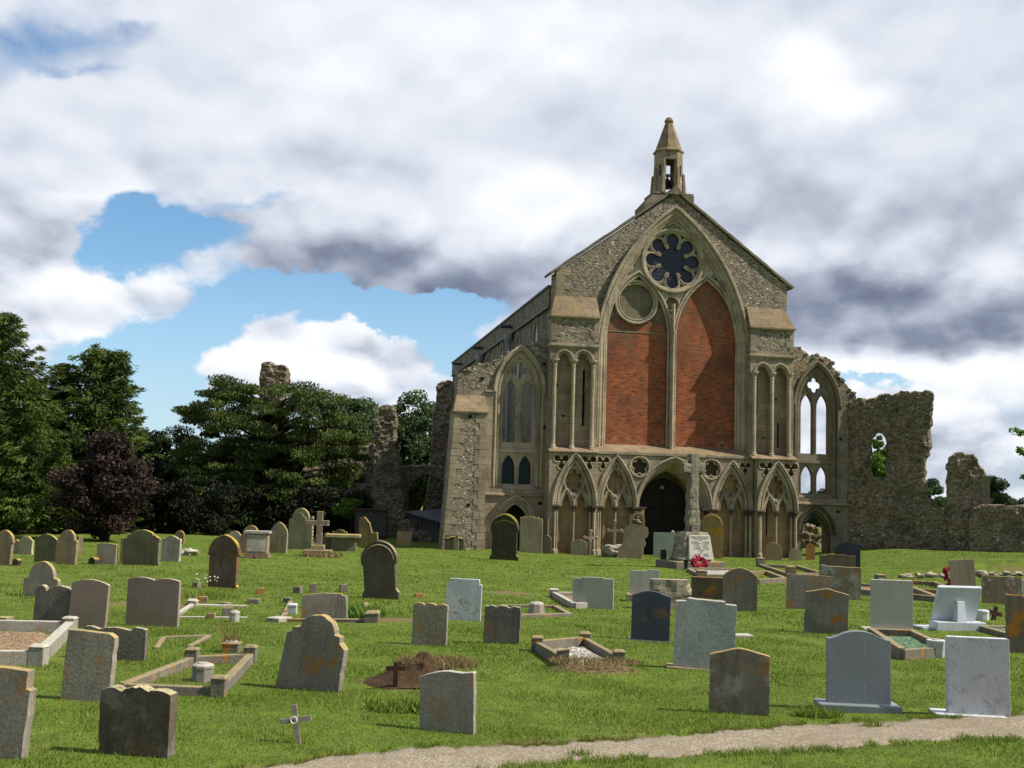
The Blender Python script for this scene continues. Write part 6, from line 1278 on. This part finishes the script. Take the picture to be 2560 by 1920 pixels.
bo = roughbox((.40, .20, -.1), (.37, .15, .56), 14, .10, 21).build('boulder', 'boulder'); bo.location = (3.25, 23.3, T(3.25, 23.3)); tag(bo, 'rough unhewn boulder between the light grey stepped headstone and the low brown one', 'boulder')
# plaque with its inscription, leaning with the boulder face
pq = MB().hull([(-.45, -.565, .32), (.52, -.565, .32), (.52, -.47, .32), (-.45, -.47, .32)], [(-.38, -.425, 1.12), (.44, -.425, 1.12), (.44, -.33, 1.12), (-.38, -.33, 1.12)]).build('plaque', 'lgrey2', wm, bevel=.008)
ink = bpy.data.materials.new('lettering_ink'); ink.use_nodes = True; ink.node_tree.nodes['Principled BSDF'].inputs['Base Color'].default_value = (.03, .03, .05, 1); MAT['ink'] = ink
LINES = [('ERECTED BY THE PARISHIONERS OF BINHAM', .036, 0), ('IN MEMORY OF THE MEN OF THIS PARISH', .036, 0), ('WHO DIED IN THE GREAT WAR', .036, 0), ('1914 - 18', .036, 0), ('D. ROBERTS        R. A. BROWN', .052, 0), ('W. F. BUNTING     G. C. SMITH', .052, 0), ('E. R. HILL        W. FROST', .052, 0), ('A. R. LEEDER      H. MACE', .052, 0), ('G. J. PARSONS     J. W. CASE', .052, 0), ('F. S. TUCK', .048, 0), ('ALSO', .032, 0), ('1939 - 45', .036, 0), ('T. C. SMITH       J. BULLEN', .048, 0), ('R. BARNES         R. DAVISON', .048, 0)]
tilt = math.atan2(.14, .80); s = .0
def text_mesh(items, parent):            # all the lines of one inscription as one flat mesh
    mb = MB()
    for tx, sz, loc, rx in items:
        cu = bpy.data.curves.new('lettering', 'FONT'); cu.body = tx; cu.size = sz; cu.align_x = 'CENTER'; cu.extrude = .0015
        t_ = bpy.data.objects.new('lettering', cu); COL.objects.link(t_); bpy.context.view_layer.update()
        me = bpy.data.meshes.new_from_object(t_.evaluated_get(bpy.context.evaluated_depsgraph_get())); M_ = Matrix.Translation(loc) @ Euler((rx, 0, 0)).to_matrix().to_4x4()
        mb.add([tuple(M_ @ v.co) for v in me.vertices], [tuple(p.vertices) for p in me.polygons]); bpy.data.objects.remove(t_); bpy.data.curves.remove(cu); bpy.data.meshes.remove(me)
    return mb.build('lettering', 'ink', parent)
items = []
for tx, sz, _ in LINES:
    s += sz*1.12; zz = 1.12-s*math.cos(tilt)-.02; items.append((tx, sz, (.032, -.4275-(1.12-zz)*.14/.80-.002, zz), math.pi/2-tilt))
text_mesh(items, pq)
roughbox((.225, .17, 1.2), (.175, .13, 3.1), 30, .10, 9).build('shaft', 'mem_stone', wm)
m = roughbox((.17, .13, 3.08), (.165, .13, 3.86), 8, .05, 12)
for sgn in (-1, 1):
    k = roughbox((.155, .13, .0), (.165, .13, .43), 6, .06, 14+sgn); k.v = [(sgn*z, y, 3.38+x) for x, y, z in k.v]; m.add(k.v, k.f if sgn > 0 else [f[::-1] for f in k.f])
m.build('cross_head', 'mem_stone', wm)
MB().tube(y3(circ(0, 3.38, .335, 28), 0), .065, 6, True).build('wheel_ring', 'mem_stone', wm)
MB().box(-.15, .15, -.235, -.15, 1.22, 1.48).build('name_block', 'mem_stone', wm)
text_mesh([('GREAT', .07, (0, -.237, 1.40), math.pi/2), ('WAR', .07, (0, -.237, 1.31), math.pi/2)], bpy.data.objects['name_block'])
# poppy wreath
wr = empty('poppy_wreath', (6.36, 38.7, T(6.36, 38.7)+.04), R(15), 'red poppy wreath leaning against the steps of the memorial cross', 'wreath'); wr.scale = (.8, .8, .8)
m = MB(); r_ = random.Random(3)
for k in range(130):
    a = r_.uniform(0, 6.283); b = r_.uniform(0, 6.283); q = .22+.07*math.cos(b); x, z, y = q*math.cos(a), q*math.sin(a)*.8+.24, .08*math.sin(b)
    m.blob((x*1.15, y+(.27-z)*-.45, z), (.075, .06, .07), k, .6, 1)
m.build('poppies', 'wreath_red', wr)
m = MB()
for k in range(10): a = r_.uniform(0, 6.283); m.blob((.30*math.cos(a), -.10+(.27-(.24*math.sin(a)+.27))*-.45, .24*math.sin(a)+.27), (.03, .02, .03), k, .3, 1)
m.build('ribbon', 'petal_white', wr)
wr2 = MB(); 
for k in range(40):
    a = r_.uniform(0, 6.283); b = r_.uniform(0, 6.283); q = .20+.08*math.cos(b); wr2.blob((q*math.cos(a)*.8, .06*math.sin(b), .36+q*1.35*math.sin(a)), (.06, .05, .06), k, .5, 1)
w2 = wr2.build('dark_wreath', 'wreath_dark'); w2.location = (12.34, 32.55, T(12.3, 32.5)); tag(w2, 'dark red oval wreath against the leaning plain tan slab', 'wreath')
vs = []; fs = []; N = 44
for i in range(N+1):
    for j in range(N+1):
        u, v = (i/N-.5)*1.15, (j/N-.5)*1.0; q = (u/.31)**2+(v/.28)**2; nz = mnoise.fractal(Vector((u*5, v*5, 3)), .9, 2.1, 5)
        vs.append((u, v, .20*math.exp(-q*.9)*(1+.5*nz)+.03*nz*math.exp(-q*.5)-.035-.02*q))
for i in range(N):
    for j in range(N): a = i*(N+1)+j; fs.append((a, a+N+1, a+N+2, a+1))
em = MB().add(vs, fs).build('earth_mound', 'bare_soil', smooth=True); em.location = (-.88, 12.5, T(-.88, 12.5)); tag(em, 'bare brown earth mound topped with dry grass in the middle of the lawn', 'mound')
# white sloping tablet with its prop
tt = empty('marble_tablet', (7.88, 20.55, T(7.88, 20.5)), R(4), 'white marble tablet leaning on a wedge prop on a white base', 'memorial tablet')
MB().box(-.44, .44, -.22, .12, -.02, .14).build('base', 'white', tt, bevel=.01); MB().box(-.62, .1, -.1, .4, -.05, .025).build('pad', 'white', tt)
MB().hull([(-.42, .04, .14), (.36, .04, .14), (.36, .11, .14), (-.42, .11, .14)], [(-.36, -.12, .73), (.42, -.12, .73), (.42, -.05, .76), (-.36, -.05, .76)]).build('tablet', 'white', tt, bevel=.008)
MB().hull([(-.07, -.20, .14), (.10, -.20, .14), (.10, .04, .14), (-.07, .04, .14)], [(-.03, -.12, .49), (.10, -.12, .49), (.10, -.04, .49), (-.03, -.04, .49)]).build('prop', 'white', tt, bevel=.006)
# daisies at the rusty gothic headstone
m = MB(); r_ = random.Random(8)
for k in range(16): m.blob((r_.uniform(-.25, .25), r_.uniform(-.1, .1), r_.uniform(.1, .26)), (.025, .025, .018), k, .2, 1)
d = m.build('daisies', 'petal_white'); d.location = (-6.32, 24.75, T(-6.3, 24.7)); tag(d, 'cluster of white daisies at the foot of the rusty gothic headstone', 'flowers')
m = MB()
# low dark retaining stones along the grassy bank
for k in range(13):
    x = 12.9+k*.42; y = 38.05+.12*(x-14)-.12; rb = random.Random(k)
    o = MB().blob((0, 0, .05), (rb.uniform(.16, .27), .13, rb.uniform(.07, .13)), k, .6, 2, 1.7).build('bank_stone', 'dark2'); o.location = (x, y, T(x, y)-.02); tag(o, 'rough dark stone in the row edging the grassy bank at the right', 'stone', 'stones edging the grassy bank')
